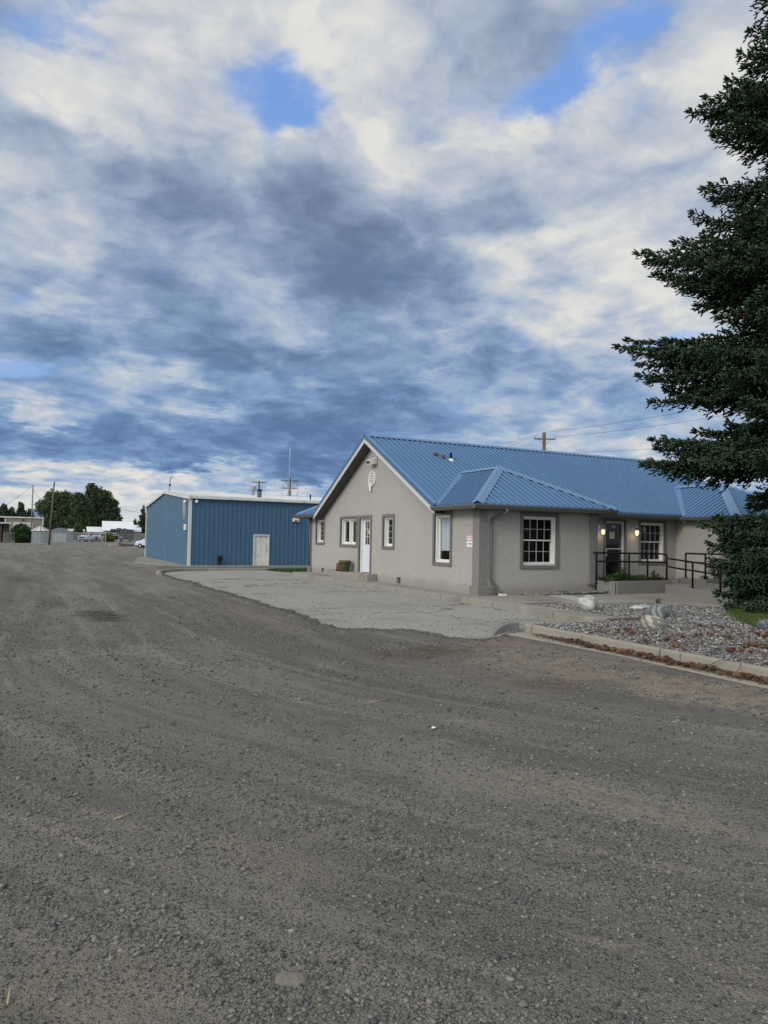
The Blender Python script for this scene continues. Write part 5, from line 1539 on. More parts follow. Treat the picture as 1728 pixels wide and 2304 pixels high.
def pickup(lab, dark_hood=False):
    t = thing('pickup_truck', lab, 'truck', (0, 0, 0))
    P = lambda hw, z0, z1, r=.08: [(-hw, z0), (hw, z0), (hw, z1 - r), (hw - r, z1), (-hw + r, z1), (-hw, z1 - r)]
    m = MB(); body_loft(m, [(-2.9, P(.93, .55, 1.25)), (.7, P(.97, .50, 1.30)), (1.1, P(.97, .5, 1.32)), (2.65, P(.93, .5, 1.22)), (2.85, P(.86, .52, 1.12))]); m.build('body', M['car_white'], t, bevel=.03)
    m = MB(); body_loft(m, [(-1.15, P(.80, 1.28, 1.45, .05)), (-.95, P(.76, 1.28, 1.90, .08)), (.35, P(.74, 1.28, 1.92, .08)), (1.15, P(.80, 1.28, 1.34, .02))]); cab = m.build('cab', M['car_white'], t, bevel=.02)
    m = MB(); m.poly([(1.10, -.70, 1.39), (1.10, .70, 1.39), (.46, .64, 1.86), (.46, -.64, 1.86)]); m.v = [(x + .03, y, z + .02) for x, y, z in m.v]
    m.build('windscreen', M['car_glass'], cab)
    m = MB()
    for s in (-1, 1): m.poly([(.75, s * .80, 1.40), (.25, s * .765, 1.84), (-.85, s * .775, 1.84), (-1.0, s * .82, 1.40)])
    m.build('side_glass', M['car_glass'], cab)
    m = MB(); m.box(2.84, 2.89, -.52, .52, .80, 1.12); gr = m.build('grille', M['black'], t)
    m = MB(); m.box(2.89, 2.92, -.04, .04, .80, 1.12); m.box(2.89, 2.92, -.5, .5, .94, .98); m.build('grille_bar', M['chrome'], gr)
    for s in (-1, 1):
        m = MB(); m.box(2.78, 2.88, min(s * .55, s * .86), max(s * .55, s * .86), .88, 1.08); m.build('headlight', M['chrome'], t)
        m = MB(); m.box(.85, 1.05, min(s * .98, s * 1.2), max(s * .98, s * 1.2), 1.3, 1.5); m.build('mirror', M['black'], t)
    m = MB(); m.box(2.75, 3.0, -.95, .95, .45, .70); m.build('bumper', M['chrome'] if not dark_hood else M['black'], t, bevel=.03)
    if dark_hood: m = MB(); m.box(2.60, 2.93, -.80, .80, .70, 1.22); m.build('grille_guard', M['black'], t)
    for x in (-1.8, 1.9):
        for s in (-.84, .84): wheel(t, x, s, .40)
    return t


TR = 'white pickup trucks parked in the far yard'
for px, d, yaw, lab, dh in ((194.5, 184, -.32, 'white pickup with a bright chrome grille, the left of two', False), (220.5, 190, -.25, 'white pickup with a black grille guard, the right of two', True)):
    t_ = pickup(lab, dh); p = fz(px, d); t_.location = p; t_.scale = (1.12,) * 3
    t_.rotation_euler = (0, 0, facing(p) - pi / 2 + yaw); t_['group'] = TR
# motorhome
t_ = thing('motorhome', 'large black motorhome with white V shaped stripes on its nose', 'motorhome', (0, 0, 0))
P = lambda hw, z0, z1, r=.12: [(-hw, z0), (hw, z0), (hw, z1 - r), (hw - r, z1), (-hw + r, z1), (-hw, z1 - r)]
m = MB(); body_loft(m, [(-4.6, P(1.25, .55, 3.3)), (3.9, P(1.25, .55, 3.3)), (4.3, P(1.2, .55, 3.1))]); m.build('body', M['car_dark'], t_, bevel=.04)
m = MB()
for s in (-1, 1):
    m.hexa([(4.31, 0, 1.50), (4.33, 0, 1.50), (4.33, s * 1.0, 1.85), (4.31, s * 1.0, 1.85), (4.31, 0, 1.60), (4.33, 0, 1.60), (4.33, s * 1.0, 1.92), (4.31, s * 1.0, 1.92)])
    m.hexa([(4.31, s * .12, 1.95), (4.33, s * .12, 1.95), (4.33, s * 1.05, 2.45), (4.31, s * 1.05, 2.45), (4.31, s * .12, 2.04), (4.33, s * .12, 2.04), (4.33, s * 1.05, 2.50), (4.31, s * 1.05, 2.50)])
    m.hexa([(4.31, s * .05, 1.98), (4.33, s * .05, 1.98), (4.33, s * .3, 2.2), (4.31, s * .3, 2.2), (4.31, s * .05, 2.15), (4.33, s * .05, 2.15), (4.33, s * .3, 2.34), (4.31, s * .3, 2.34)])
m.build('stripe', M['white2'], t_)
m = MB()
for x in (3.3, 2.1, .8, -1.2): m.box(x - .35, x + .35, 1.252, 1.27, 2.2, 2.8); m.box(x - .35, x + .35, -1.27, -1.252, 2.2, 2.8)
m.build('window', M['car_glass'], t_)
m = MB()
for x in (3.6, 2.6): m.hexa([(x - .4, 1.252, 1.0), (x + .3, 1.252, 1.0), (x + .3, 1.262, 1.0), (x - .4, 1.262, 1.0), (x - .1, 1.252, 1.5), (x + .35, 1.252, 1.5), (x + .35, 1.262, 1.5), (x - .1, 1.262, 1.5)])
m.build('side_stripe', M['white2'], t_)
m = MB(); m.box(1.2, 2.4, -.4, .4, 3.3, 3.55); m.box(-2, -1.2, -.35, .35, 3.3, 3.5); m.build('roof_unit', M['car_dark'], t_, bevel=.05)
for x in (-2.6, 2.9):
    for s in (-1.1, 1.1): wheel(t_, x, s, .46)
p = fz(274, 197); t_.location = p; t_.rotation_euler = (0, 0, facing(p) - pi / 2 - .42)
# van at the shed's corner
t_ = thing('parked_van', 'silver white van with a violet bumper peeping out behind the shed', 'van', (0, 0, 0))
P = lambda hw, z0, z1, r=.1: [(-hw, z0), (hw, z0), (hw, z1 - r), (hw - r, z1), (-hw + r, z1), (-hw, z1 - r)]
m = MB(); body_loft(m, [(-2.4, P(.9, .45, 1.5)), (-2.3, P(.92, .4, 1.85)), (.2, P(.92, .4, 1.88)), (1.25, P(.9, .4, 1.18)), (2.1, P(.88, .4, .98)), (2.35, P(.78, .42, .82))]); m.build('body', M['van_paint'], t_, bevel=.05)
m = MB(); m.hexa([(2.0, -.9, .32), (2.45, -.72, .32), (2.45, .72, .32), (2.0, .9, .32), (2.0, -.9, .66), (2.42, -.72, .66), (2.42, .72, .66), (2.0, .9, .66)]); m.build('bumper', M['van_low'], t_, bevel=.05)
m = MB(); m.poly([(1.2, -.72, 1.25), (1.2, .72, 1.25), (.35, .66, 1.82), (.35, -.66, 1.82)]); m.v = [(x + .04, y, z + .03) for x, y, z in m.v]
for s in (-1, 1): m.poly([(.95, s * .925, 1.28), (.25, s * .925, 1.72), (-2.0, s * .925, 1.72), (-2.0, s * .925, 1.25)])
m.build('glass', M['car_glass'], t_)
for s in (-1, 1): m = MB(); m.box(2.2, 2.32, min(s * .5, s * .8), max(s * .5, s * .8), .68, .84); m.build('headlight', M['chrome'], t_)
for x in (-1.5, 1.5):
    for s in (-.82, .82): wheel(t_, x, s, .33)
p = fz(343, 112); t_.location = p; t_.rotation_euler = (0, 0, facing(p) + pi - .35)


# fences ---------------------------------------------------------------
def chain(lab, pa, pb, h, nposts, toprail=True):
    a, b = Vector(pa), Vector(pb); t = thing('chain_link_fence', lab, 'fence', a)
    m = MB(); m.poly([a, b, b + Vector((0, 0, h)), a + Vector((0, 0, h))]); m.build('wire_mesh', M['mesh'], t)
    for k in range(nposts):
        c = a.lerp(b, k / max(1, nposts - 1)); m = MB(); m.tube([c, c + Vector((0, 0, h + .1))], .055, 8); m.build('post', M['steel'], t)
    if toprail: m = MB(); m.tube([a + Vector((0, 0, h)), b + Vector((0, 0, h))], .035, 6); m.build('top_rail', M['steel'], t)
    m = MB(); m.tube([a + Vector((0, 0, .1)), b + Vector((0, 0, .1))], .03, 6); m.build('bottom_rail', M['steel'], t)
    return t


FG = 'chain link fence runs across the far yard'
chain('chain link gate panel between the leaning pole and the yard entrance', fz(115, 131), fz(238, 133), 2.0, 3)['group'] = FG
chain('chain link fence run standing behind the lumber', fz(267, 138), fz(330, 142), 2.0, 2)['group'] = FG
chain('chain link fence run from the round bush to the leaning pole', fz(72, 142), fz(110, 132), 2.0, 3)['group'] = FG
chain('chain link fence run left of the round bush', fz(8, 150), fz(32, 149), 1.9, 2)['group'] = FG
chain('far chain link fence run before the dark trees', fz(162, 205), fz(420, 205), 2.2, 7)['group'] = FG
p0, p1 = Vector(fz(292, 214)), Vector(fz(400, 214)); t_ = thing('board_fence', 'dark weathered board fence behind the motorhome', 'fence', p0)
for z in (.35, .95, 1.55, 2.15):
    m = MB(); m.beam(p0 + Vector((0, 0, z)), p1 + Vector((0, 0, z)), .06, .42); m.build('board', M['wood_fence'], t_)
for k in range(6): c = p0.lerp(p1, k / 5); m = MB(); m.beam(c, c + Vector((0, 0, 2.5)), .12, .12, (1, 0, 0)); m.build('post', M['wood_fence'], t_)
# boards lying at the gate
for i, (pa, pb, dd, hh, mt, lab) in enumerate((((248, 1226), (279, 1225), .25, .22, 'plank', 'pale board lying left on the ground by the gate'), ((270, 1225), (302, 1224.5), .25, .2, 'plank', 'pale board lying in the middle by the gate'),
                                              ((268, 1223), (300, 1219.5), .4, .26, 'pole', 'dark heap of timber behind the pale boards'), ((296, 1226), (345, 1223), .2, .18, 'wood_fence', 'dark low beam reaching towards the van'))):
    a_, b_ = Vector(fz(pa[0], 127)), Vector(fz(pb[0], 128)); m = MB(); m.beam(a_ + Vector((0, 0, hh / 2)), b_ + Vector((0, 0, hh / 2 + .05)), dd * 2, hh)
    if i == 2: m.beam(a_ + Vector((0, 1, hh / 2 + .3)), b_ + Vector((0, 1, hh * .3)), dd, hh * .6)
    tag(m.build('timber', M[mt]), lab, 'timber', 'timber lying by the gate')


# ================================================================== FAR TREES
def leafy(name, lab, cat, base, blobs, n, size, tones, trunk=None, group=None, up=.0):
    """blobs: (x, y, z, rx, ry, rz) crown lobes relative to base; leaf clumps spread through each"""
    t = thing(name, lab, cat, base, group)
    b = np.array(base); vol = np.array([q[3] * q[4] * q[5] for q in blobs]) ** .75; pr = vol / vol.sum()
    idx = RNG.choice(len(blobs), n, p=pr); B = np.array(blobs)[idx]
    d = RNG.normal(size=(n, 3)); d /= np.linalg.norm(d, axis=1)[:, None]; r = RNG.uniform(.25, 1, n) ** .45
    r *= 1 + .18 * np.sin(d[:, 0] * 9 + idx) * np.cos(d[:, 2] * 8 + idx * 1.7)
    pos = B[:, :3] + d * r[:, None] * B[:, 3:6]
    keep = pos[:, 2] > .05; pos = pos[keep]; n = len(pos)
    # twig-like clump: three crossed narrow leaves
    V, F = [], []
    rr = np.random.default_rng(5)
    for k in range(5):
        a = rr.normal(size=3); a /= np.linalg.norm(a); c = np.cross(a, rr.normal(size=3)); c /= np.linalg.norm(c); o = rr.uniform(-.55, .55, 3)
        i0 = len(V); V += [o - a * .5, o + c * .22, o + a * .5, o - c * .22]; F.append((i0, i0 + 1, i0 + 2, i0 + 3))
    V = np.array(V); F = np.array(F)
    sc = RNG.uniform(.6, 1.3, n)[:, None] * size * np.ones((n, 3)); sc[:, 2] *= 1 + up
    tn = np.array(tones); ti = RNG.integers(0, len(tn), n); c = tn[ti] * RNG.uniform(.65, 1.35, n)[:, None]
    scatter('crown', [(V, F)], pos + b, sc, rotmats(n, .8), c, M['leaf'], t, smooth=False)
    if trunk:
        m = MB()
        for pts, r in trunk: m.tube([Vector(base) + Vector(q) for q in pts], r, 8)
        m.build('trunk', M['bark'], t, smooth=True)
    return t


GR = [(.050, .080, .030), (.070, .110, .036), (.036, .060, .026), (.090, .130, .044)]
DG = [(.028, .052, .024), (.040, .070, .030), (.022, .040, .020)]
FT = 'tall trees standing beyond the yard'
k = 262 / 1593.
def limbs(h, w, s):
    r = random.Random(s); L_ = [([(0, 0, -.5), (.2, 0, h * .35), (0, .1, h * .8)], [.5, .34, .12])]
    for i in range(9):
        a = r.uniform(0, 2 * pi); z = h * r.uniform(.25, .6); L_.append(([(0, 0, z), (w * .45 * cos(a), w * .3 * sin(a), z + h * .14), (w * .8 * cos(a), w * .5 * sin(a), z + h * .26)], [.2, .11, .04]))
    return L_
# left cottonwood, px 88..178, top y 1100
leafy('cottonwood_tree', 'broad round topped tree on the left of the dark far clump', 'tree', fz(130, 262),
      [(-3.9, 0, 10.5, 3.2, 3, 2.7), (-1.5, 0, 13.6, 3.0, 3, 2.7), (2.2, 0, 13.2, 3.0, 3, 2.9), (4.5, 0, 9, 3.4, 3, 4.2), (0, 0, 7, 5.0, 3, 3.8), (-4.4, 0, 5.4, 2.8, 2, 2.2), (1.0, 0, 10.2, 3.4, 3, 2.5)], 5200, .62, GR, limbs(12, 6, 1), FT)
leafy('cottonwood_tree', 'tallest dark tree in the middle of the far clump', 'tree', fz(222, 264),
      [(-2.6, 0, 17.0, 2.1, 2, 2.4), (-.6, 0, 14.5, 2.8, 3, 3.6), (-3.2, 0, 12.0, 2.8, 3, 4), (2.4, 0, 12.4, 2.6, 2, 3.0), (4.6, 0, 10.0, 2.0, 2, 2.4), (1.2, 0, 8, 4.4, 3, 3.6), (5.6, 0, 7.2, 1.8, 2, 1.6), (-4, 0, 7, 4, 3, 4.5), (2.6, 0, 15.4, 1.2, 1, 1.6), (5.2, 0, 12.8, .9, 1, 1.1)], 6600, .62, GR + DG, limbs(15, 6, 2), FT)
leafy('maple_tree', 'dense green tree filling the gap in front of the far clump', 'tree', fz(182, 250),
      [(0, 0, 9.5, 3.4, 3, 4.8), (0, 0, 5, 4.4, 3, 4.4), (-1, 0, 13.0, 1.9, 2, 2.2)], 5200, .6, GR[:2] + DG, limbs(9, 4, 3), FT)
for (px, top, w, lab) in ((6, 11.6, 1.9, 'broad poplar cut by the left edge'), (24, 10.4, 1.7, 'second poplar from the left edge'), (45, 12.4, 1.55, 'pointed poplar above the tan workshop'), (66, 9.9, 1.5, 'short poplar behind the thin pole'), (85, 6.9, .8, 'slim dark poplar right of the tan workshop')):
    leafy('poplar_tree', lab, 'tree', fz(px, 275), [(0, 0, top * .3, w * 1.15, 1.5, top * .3), (0, 0, top * .58, w, 1.4, top * .27), (0, 0, top * .83, w * .55, 1, top * .17)], 1700, .55, DG + GR[:1], [([(0, 0, -.3), (0, 0, top * .8)], [.25, .08])], 'poplars beyond the tan workshop', .4)


def conifer(px, d, h, w, lab):
    p = fz(px, d); bl = []
    n = 11
    for i in range(n):
        z = h * (.08 + .88 * i / n); rw = w * (1 - i / n) * (1.0 if i % 2 else .78) + .15; bl.append((.12 * (-1) ** i, 0, z, rw, rw * .8, h / n * .55))
    leafy('conifer_tree', lab, 'tree', p, bl, 1700, .5, DG, [([(0, 0, -.3), (0, 0, h)], [.25, .04])], 'dark conifers beside the shed', -.2)


conifer(321, 250, 12.6, 3.0, 'spiky dark conifer just left of the blue shed')
conifer(303, 262, 7.8, 2.6, 'shorter dark conifer left of the spiky one')
leafy('round_bush', 'large round green bush before the tan workshop', 'bush', fz(49, 150), [(0, 0, 1.75, 1.75, 1.7, 1.75), (-.5, 0, 1.2, 1.5, 1.4, 1.3), (.5, 0, 1.1, 1.4, 1.3, 1.2), (0, 0, 2.2, 1.3, 1.2, 1.35)], 4200, .30, [(.030, .058, .014), (.042, .075, .018), (.020, .038, .011)])
leafy('young_tree', 'small light green tree behind the parked trucks', 'tree', fz(176, 215), [(0, 0, 3.2, 1.1, 1, 1.6), (0, 0, 1.8, 1.5, 1, 1.4)], 900, .35, [(.06, .10, .028), (.04, .075, .02)])
leafy('green_hedge', 'green hedge behind the chain link fence', 'hedge', fz(165, 212), [(x, 0, 1.0, 1.4, 1, 1.2) for x in (-3, -1.2, .6, 2.4, 4.2, 6)], 2600, .35, GR)
leafy('yellow_bush', 'yellowish bush between the trucks and the motorhome', 'bush', fz(243, 192), [(0, 0, 1.0, 1.3, 1, 1.1), (.8, 0, .7, 1, 1, .8)], 700, .3, [(.12, .11, .035), (.08, .085, .03)])
# far belt of trees that reads as one mass
tb_ = []
for i in range(64):
    px = -260 + i * 11.5; p = Vector(fz(px, 330)) - Vector(fz(130, 330)); hh = 5.2 + 2.2 * noise.noise(Vector((i * .45, 2, 0)))
    if 255 < px < 340: hh += 1.2
    tb_.append((p.x, p.y, hh * .45, 3.2, 3, hh * .58))
t0 = leafy('tree_belt', 'dark belt of trees along the horizon', 'tree belt', fz(130, 330), tb_, 9000, .8, DG + GR[:1]); t0['kind'] = 'stuff'

# ================================================================== THE BIG SPRUCE
def spruce():
    bx, by = 18.35, 11.75
    base = Vector((bx, by, .12)); H = 19.6
    t = thing('spruce_tree', 'huge dark spruce hung with cones at the right edge', 'tree', base)
    m = MB(); m.tube([base - Vector((0, 0, .3)), base + Vector((0, 0, .5)), base + Vector((.05, 0, 6)), base + Vector((0, .05, 13)), base + Vector((0, 0, H))], [.40, .30, .23, .12, .02], 12)
    m.build('trunk', M['bark'], t, smooth=True)
    to_cam = Vector((-bx, -by, 0)).normalized(); left = Vector((-CR.x, -CR.y, 0)).normalized()
    boughs = []

    def tip(px, py, dz0, depth=0.0, fat=1.0):        # a bough whose end hangs at this sight line, beside the trunk
        v = ray(px, py); v = v / sqrt(v.x ** 2 + v.y ** 2); D_ = sqrt(bx * bx + by * by) - .3 - depth
        q = v * D_ + Vector((0, 0, EYE)); boughs.append((Vector((bx, by, q.z + dz0)), q, fat))
    for a_ in ((1390, 778, .1, .6, 1.2), (1440, 845, .6, 1.2, 1.1), (1480, 800, .4, 0, 1.1), (1520, 880, .8, .4, 1.1), (1500, 765, -.2, .3, .9), (1468, 905, .9, .8, 1.0), (1570, 900, .8, 1.2, 1),
              (1438, 572, -.5, .5, 1.1), (1475, 618, -.1, .9, 1.1), (1520, 545, -.7, .2, 1.1), (1530, 640, .4, 1.2, 1.1), (1560, 480, -.9, .1, 1.1), (1585, 425, -.7, .3, .9), (1570, 690, .9, .6, 1.0), (1620, 715, 1.0, 1.5, .9), (1600, 600, .2, 2.0, 1),
              (1553, 250, -.3, .3, .9), (1590, 215, -.4, .2, .9), (1610, 300, .3, .9, 1.0), (1640, 180, -.3, .6, .9), (1668, 120, -.3, .4, .7), (1690, 70, -.2, .3, .7), (1650, 260, .1, 1.4, 1),
              (1450, 1045, .5, 1.0, 1.25), (1470, 990, .1, .4, 1.2), (1520, 1000, .2, 1.4, 1.25), (1500, 1045, .9, 1.0, 1.1), (1560, 1040, .8, 1.8, 1.2), (1600, 975, .1, .4, 1.1), (1640, 950, .0, .9, 1.1), (1590, 1045, .9, 2.2, 1.1),
              (1584, 1180, -.3, 1.0, .8), (1610, 1260, .0, 1.3, 1.0), (1600, 1225, .2, .4, .9), (1618, 1335, .4, 1.2, .9), (1655, 1300, .3, 2.0, 1.1), (1690, 1365, .5, 2.6, 1.0), (1640, 1365, .5, 1.6, .8), (1700, 1240, .2, 2.6, 1.1),
              (1715, 800, .6, 2.6, 1.1), (1700, 560, .2, 2.2, 1.0), (1680, 900, .4, 2.6, 1.2), (1710, 1020, .3, 3.0, 1.1), (1640, 830, .3, 2.6, 1.1), (1690, 680, .6, 2.0, .9), (1715, 290, .3, 1.2, .8)):
        tip(*a_)
    rr = random.Random(4)
    prof_ = [(0, 1702), (60, 1712), (110, 1690), (150, 1662), (200, 1625), (240, 1566), (262, 1570), (300, 1600), (330, 1640), (415, 1592), (450, 1588), (500, 1578), (540, 1520), (565, 1452), (590, 1450), (620, 1485), (650, 1525),
             (690, 1575), (725, 1640), (765, 1405), (790, 1400), (820, 1430), (850, 1455), (880, 1490), (900, 1530), (960, 1640), (985, 1490), (1010, 1462), (1040, 1452), (1062, 1485), (1200, 1606), (1210, 1618),
             (1250, 1625), (1290, 1640), (1310, 1625), (1340, 1632), (1362, 1680)]
    for (py, px) in prof_:
        tip(px + rr.uniform(6, 26), py, rr.uniform(-.2, .5), rr.uniform(0, .8), 1.05)
        for off, dep in ((rr.uniform(60, 110), rr.uniform(-1.4, 1.8)), (rr.uniform(130, 200), rr.uniform(-1.0, 2.6))):
            if px + off < 1735 and not any(lo_ < py < hi_ for lo_, hi_ in ((305, 440), (700, 770), (870, 970), (1050, 1205))): tip(px + off, py + rr.uniform(-15, 15), rr.uniform(-.1, .6), dep, 1.1)
    z = .35
    while z < H - .6:                                # the rest of the crown, in whorls all round
        prof = 4.3 * (1 - (z / H) ** 1.15) + .35
        if z < 1.5: prof *= .75
        nb = 6 if z < 14 else 5
        a0 = rr.uniform(0, 2 * pi)
        for i in range(nb):
            a = a0 + 2 * pi * i / nb + rr.uniform(-.3, .3); d = Vector((cos(a), sin(a), 0))
            L_ = prof * rr.uniform(.6, .9)
            side = d.dot(left)
            if side > .15 and d.dot(to_cam) < .9: L_ *= .62 if side > .6 else .78
            # leave the gaps that show sky between the layers on the camera's left
            if side > .25 and (any(abs(z - g) < w_ for g, w_ in ((3.1, .55), (5.7, .5), (8.0, .5), (12.6, 1.0)))): L_ *= .3
            boughs.append((Vector((bx, by, z + .3)), Vector((bx, by, z)) + d * L_ + Vector((0, 0, rr.uniform(-.3, .25) - .05 * L_)), .95))
        z += .52 if z < 12 else .6
    dirs, poss, lens, rads, tones = [], [], [], [], []
    lm = MB(); conepos = []
    for bi, (r0, q, fat) in enumerate(boughs):
        ax = q - r0; L_ = ax.length
        if L_ < .5: continue
        hor = Vector((ax.x, ax.y, 0)).normalized(); sd = Vector((-hor.y, hor.x, 0))
        ctl = r0.lerp(q, .5) + Vector((0, 0, -.10 * L_))
        def P_(s): return r0 * (1 - s) ** 2 + ctl * 2 * s * (1 - s) + q * s * s
        lm.tube([P_(s) for s in (0, .35, .7, .97)], [.05, .035, .022, .008], 5)
        vis = ax.dot(Vector((-CR.x, -CR.y, 0))) > -.8
        ns = int(L_ * (15 if vis else 6))
        for j in range(ns):
            s = .10 + .90 * (j + rr.random()) / ns
            c = P_(s); w = (1.0 - s) ** .65 * .95 * fat + .10
            if s < .3: w *= .8
            for sg in (-1, 1):
                wl = w * rr.uniform(.55, 1.1) * .95
                dirn = (hor * rr.uniform(.45, .95) + sd * sg * rr.uniform(.6, 1.0) + Vector((0, 0, rr.uniform(-.95, .30)))).normalized()
                nf = max(2, int(wl / .062))
                for f in range(nf):
                    pf = c + dirn * (wl * (f + rr.random()) / nf) + Vector((0, 0, -.25 * (wl * f / nf) ** 2))
                    fd = (dirn * rr.uniform(.4, 1) + sd * rr.uniform(-.6, .6) + hor * rr.uniform(-.2, .6) + Vector((0, 0, rr.uniform(-.35, .75)))).normalized()
                    poss.append(pf[:]); dirs.append(fd[:]); lens.append(rr.uniform(.11, .20)); rads.append(rr.uniform(.019, .031))
            # end cluster
        for f in range(10):
            fd = (hor * rr.uniform(.5, 1) + sd * rr.uniform(-.7, .7) + Vector((0, 0, rr.uniform(-.2, .7)))).normalized()
            poss.append(tuple(q + Vector((rr.uniform(-.06, .06), rr.uniform(-.06, .06), rr.uniform(-.05, .05))))); dirs.append(fd[:]); lens.append(rr.uniform(.13, .20)); rads.append(.03)
        if q.z > 5 and rr.random() < .35:
            for _ in range(rr.randint(2, 7)):
                s = rr.uniform(.6, 1.0); conepos.append(P_(s) + sd * rr.uniform(-.25, .25) + Vector((0, 0, -.08)))
    lm.build('limb', M['bark'], t)
    P0 = np.array(poss); D0 = np.array(dirs); L0 = np.array(lens)[:, None]; R0 = np.array(rads)[:, None]; n = len(P0)
    ref = np.tile([0.3, 0.2, 0.93], (n, 1)); A = np.cross(D0, ref); A /= np.linalg.norm(A, axis=1)[:, None]; B = np.cross(D0, A)
    # spindle: base, 4-ring, tip
    V = np.stack([P0 - D0 * L0 * .12] + [P0 + D0 * L0 * .55 + (A * ca + B * sa) * R0 for ca, sa in ((1, 0), (0, 1), (-1, 0), (0, -1))] + [P0 + D0 * L0], 1)
    f = [(0, 2, 1), (0, 3, 2), (0, 4, 3), (0, 1, 4)]
    for k_ in range(4):
        a_, b_ = 1 + k_, 1 + (k_ + 1) % 4; f += [(a_, b_, 5)]
    F = (np.array(f)[None] + (np.arange(n) * 6)[:, None, None]).reshape(-1, 3)
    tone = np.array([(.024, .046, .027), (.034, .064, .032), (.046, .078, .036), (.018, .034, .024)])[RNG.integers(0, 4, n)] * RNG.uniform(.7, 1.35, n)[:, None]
    C = np.repeat(tone[:, None], 6, 1); C[:, 5] *= 3.0; C[:, 0] *= .7  # light-green tips, raised further as painted highlights; bases darker
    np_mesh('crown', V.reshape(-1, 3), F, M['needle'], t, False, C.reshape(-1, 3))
    print('spruce fingers', n, 'cones', len(conepos))
    m = MB()
    for c in conepos:
        m.lathe(tuple(c), [(.006, .0), (.018, -.01), (.021, -.05), (.014, -.10), (.003, -.125)], 6, False)
    cn = m.build('hanging_cones', M['cone'], t, smooth=True); cn['kind'] = 'stuff'


spruce()

# ================================================================== STONES, GRAVEL, CONES, LEAVES
def in_poly(x, y, poly):
    inside = np.zeros(len(x), bool); n = len(poly)
    for i in range(n):
        (x0, y0), (x1, y1) = poly[i], poly[(i + 1) % n]
        c = ((y0 > y) != (y1 > y)) & (x < (x1 - x0) * (y - y0) / (y1 - y0 + 1e-12) + x0); inside ^= c
    return inside


PEB = [ico(1, .22, s) for s in range(4)]


def stones(name, lab, x, y, z, size, tones, tone_var=.35, flatness=.6, sink=.2, mat='stone'):
    n = len(x); s = np.stack([size * RNG.uniform(.8, 1.35, n), size * RNG.uniform(.7, 1.0, n), size * flatness * RNG.uniform(.6, 1.2, n)], 1)
    tn = np.array(tones)[RNG.integers(0, len(tones), n)] * (1 + RNG.uniform(-tone_var, tone_var, n))[:, None]
    pos = np.stack([x, y, z + s[:, 2] * (1 - 2 * sink)], 1)
    o = scatter(name, PEB, pos, s, rotmats(n, .28), tn, M[mat], None, False)
    return tag(o, lab, 'gravel', kind='stuff')


# loose gravel on the lot, denser near the camera
n = 120000
r = np.exp(RNG.uniform(np.log(1.5), np.log(22), n)); a = RNG.uniform(-.66, .66, n) + YAW
x, y = r * np.sin(a), r * np.cos(a)
lim = np.where(y < 11, 8.12, 5.35)
dn = np.array([noise.noise(Vector(((u - .045 * max(12 - v, 0) ** 2) * 1.5, v * .22, 7))) + .7 * noise.noise(Vector((u * 2.6, v * 1.3, 2))) for u, v in zip(x, y)])
keep = (x < lim - RNG.uniform(-.12, .25, n)) & (RNG.uniform(-.75, .55, n) < dn) & ~in_poly(x, y, [(5.3, 12.9), (7.0, 10.5), (8.9, 11), (11, 30), (5.3, 30)])
x, y, r = x[keep], y[keep], r[keep]
sz = np.clip(np.exp(RNG.normal(np.log(.0058), .42, len(x))), .003, .018) * (1 + .11 * np.clip(r - 3, 0, 12))
sz = np.minimum(sz, .026)
z = np.array([zn(u, v) for u, v in zip(x, y)])
stones('loose_gravel', 'loose grey pebbles strewn over the dirt lot', x, y, z, sz, [(.19, .187, .176), (.13, .13, .127), (.21, .205, .185), (.085, .085, .085), (.17, .165, .15), (.20, .185, .155)], .38, .55, .27)
# pebbles fringing the pad edge and strewn on it
ex = np.array(rag); i = RNG.integers(0, len(ex), 5200); x = ex[i, 0] + RNG.normal(0, .14, 5200) - .06; y = ex[i, 1] + RNG.normal(0, .14, 5200)
z = np.array([zn(u, v) for u, v in zip(x, y)]) + .006
stones('edge_gravel', 'small pebbles spilling along the broken pad edge', x, y, z, RNG.uniform(.006, .016, 5200), [(.12, .118, .11), (.08, .08, .078), (.17, .16, .14)], .3, .6, .25)
n = 900; x = RNG.uniform(5.6, 10.6, n); y = 11.3 + RNG.uniform(0, 1, n) ** 1.8 * 18; k_ = in_poly(x, y, pad)
x, y = x[k_], y[k_]; z = np.array([zg(u, v) for u, v in zip(x, y)]) + .014
stones('pad_pebbles', 'dark pebbles dotted over the concrete pad', x, y, z, RNG.uniform(.005, .014, len(x)), [(.05, .048, .045), (.06, .05, .04), (.11, .10, .09)], .4, .7, .1)
# river stones of the bed
TN = [(.28, .275, .26), (.17, .17, .168), (.40, .39, .36), (.13, .133, .136), (.50, .48, .44), (.30, .265, .21), (.24, .25, .265), (.10, .10, .10)]
n = 56000; x = RNG.uniform(8.85, 18, n); y = RNG.uniform(3.5, 14.8, n); k_ = in_poly(x, y, bed) & ~in_poly(x, y, [(13.0, 9.35), (13.6, 10.1), (15.1, 11.7), (16.2, 12.3), (17.0, 12.0), (22, 12), (22, 2), (14, 5), (12.9, 8.3)])
x, y = x[k_], y[k_]; z = .105 + RNG.uniform(-.004, .028, len(x))
stones('river_stones', 'bed of rounded grey and white river stones', x, y, z, np.clip(RNG.normal(.020, .006, len(x)), .010, .038), TN, .3, .62, .25)
n = 1500; x = RNG.uniform(13.1, 16.3, n); y = RNG.uniform(16.72, 17.12, n); y = np.minimum(y, 17.1); x2 = x
k_ = (x < 16.05) | (y < 16.8)
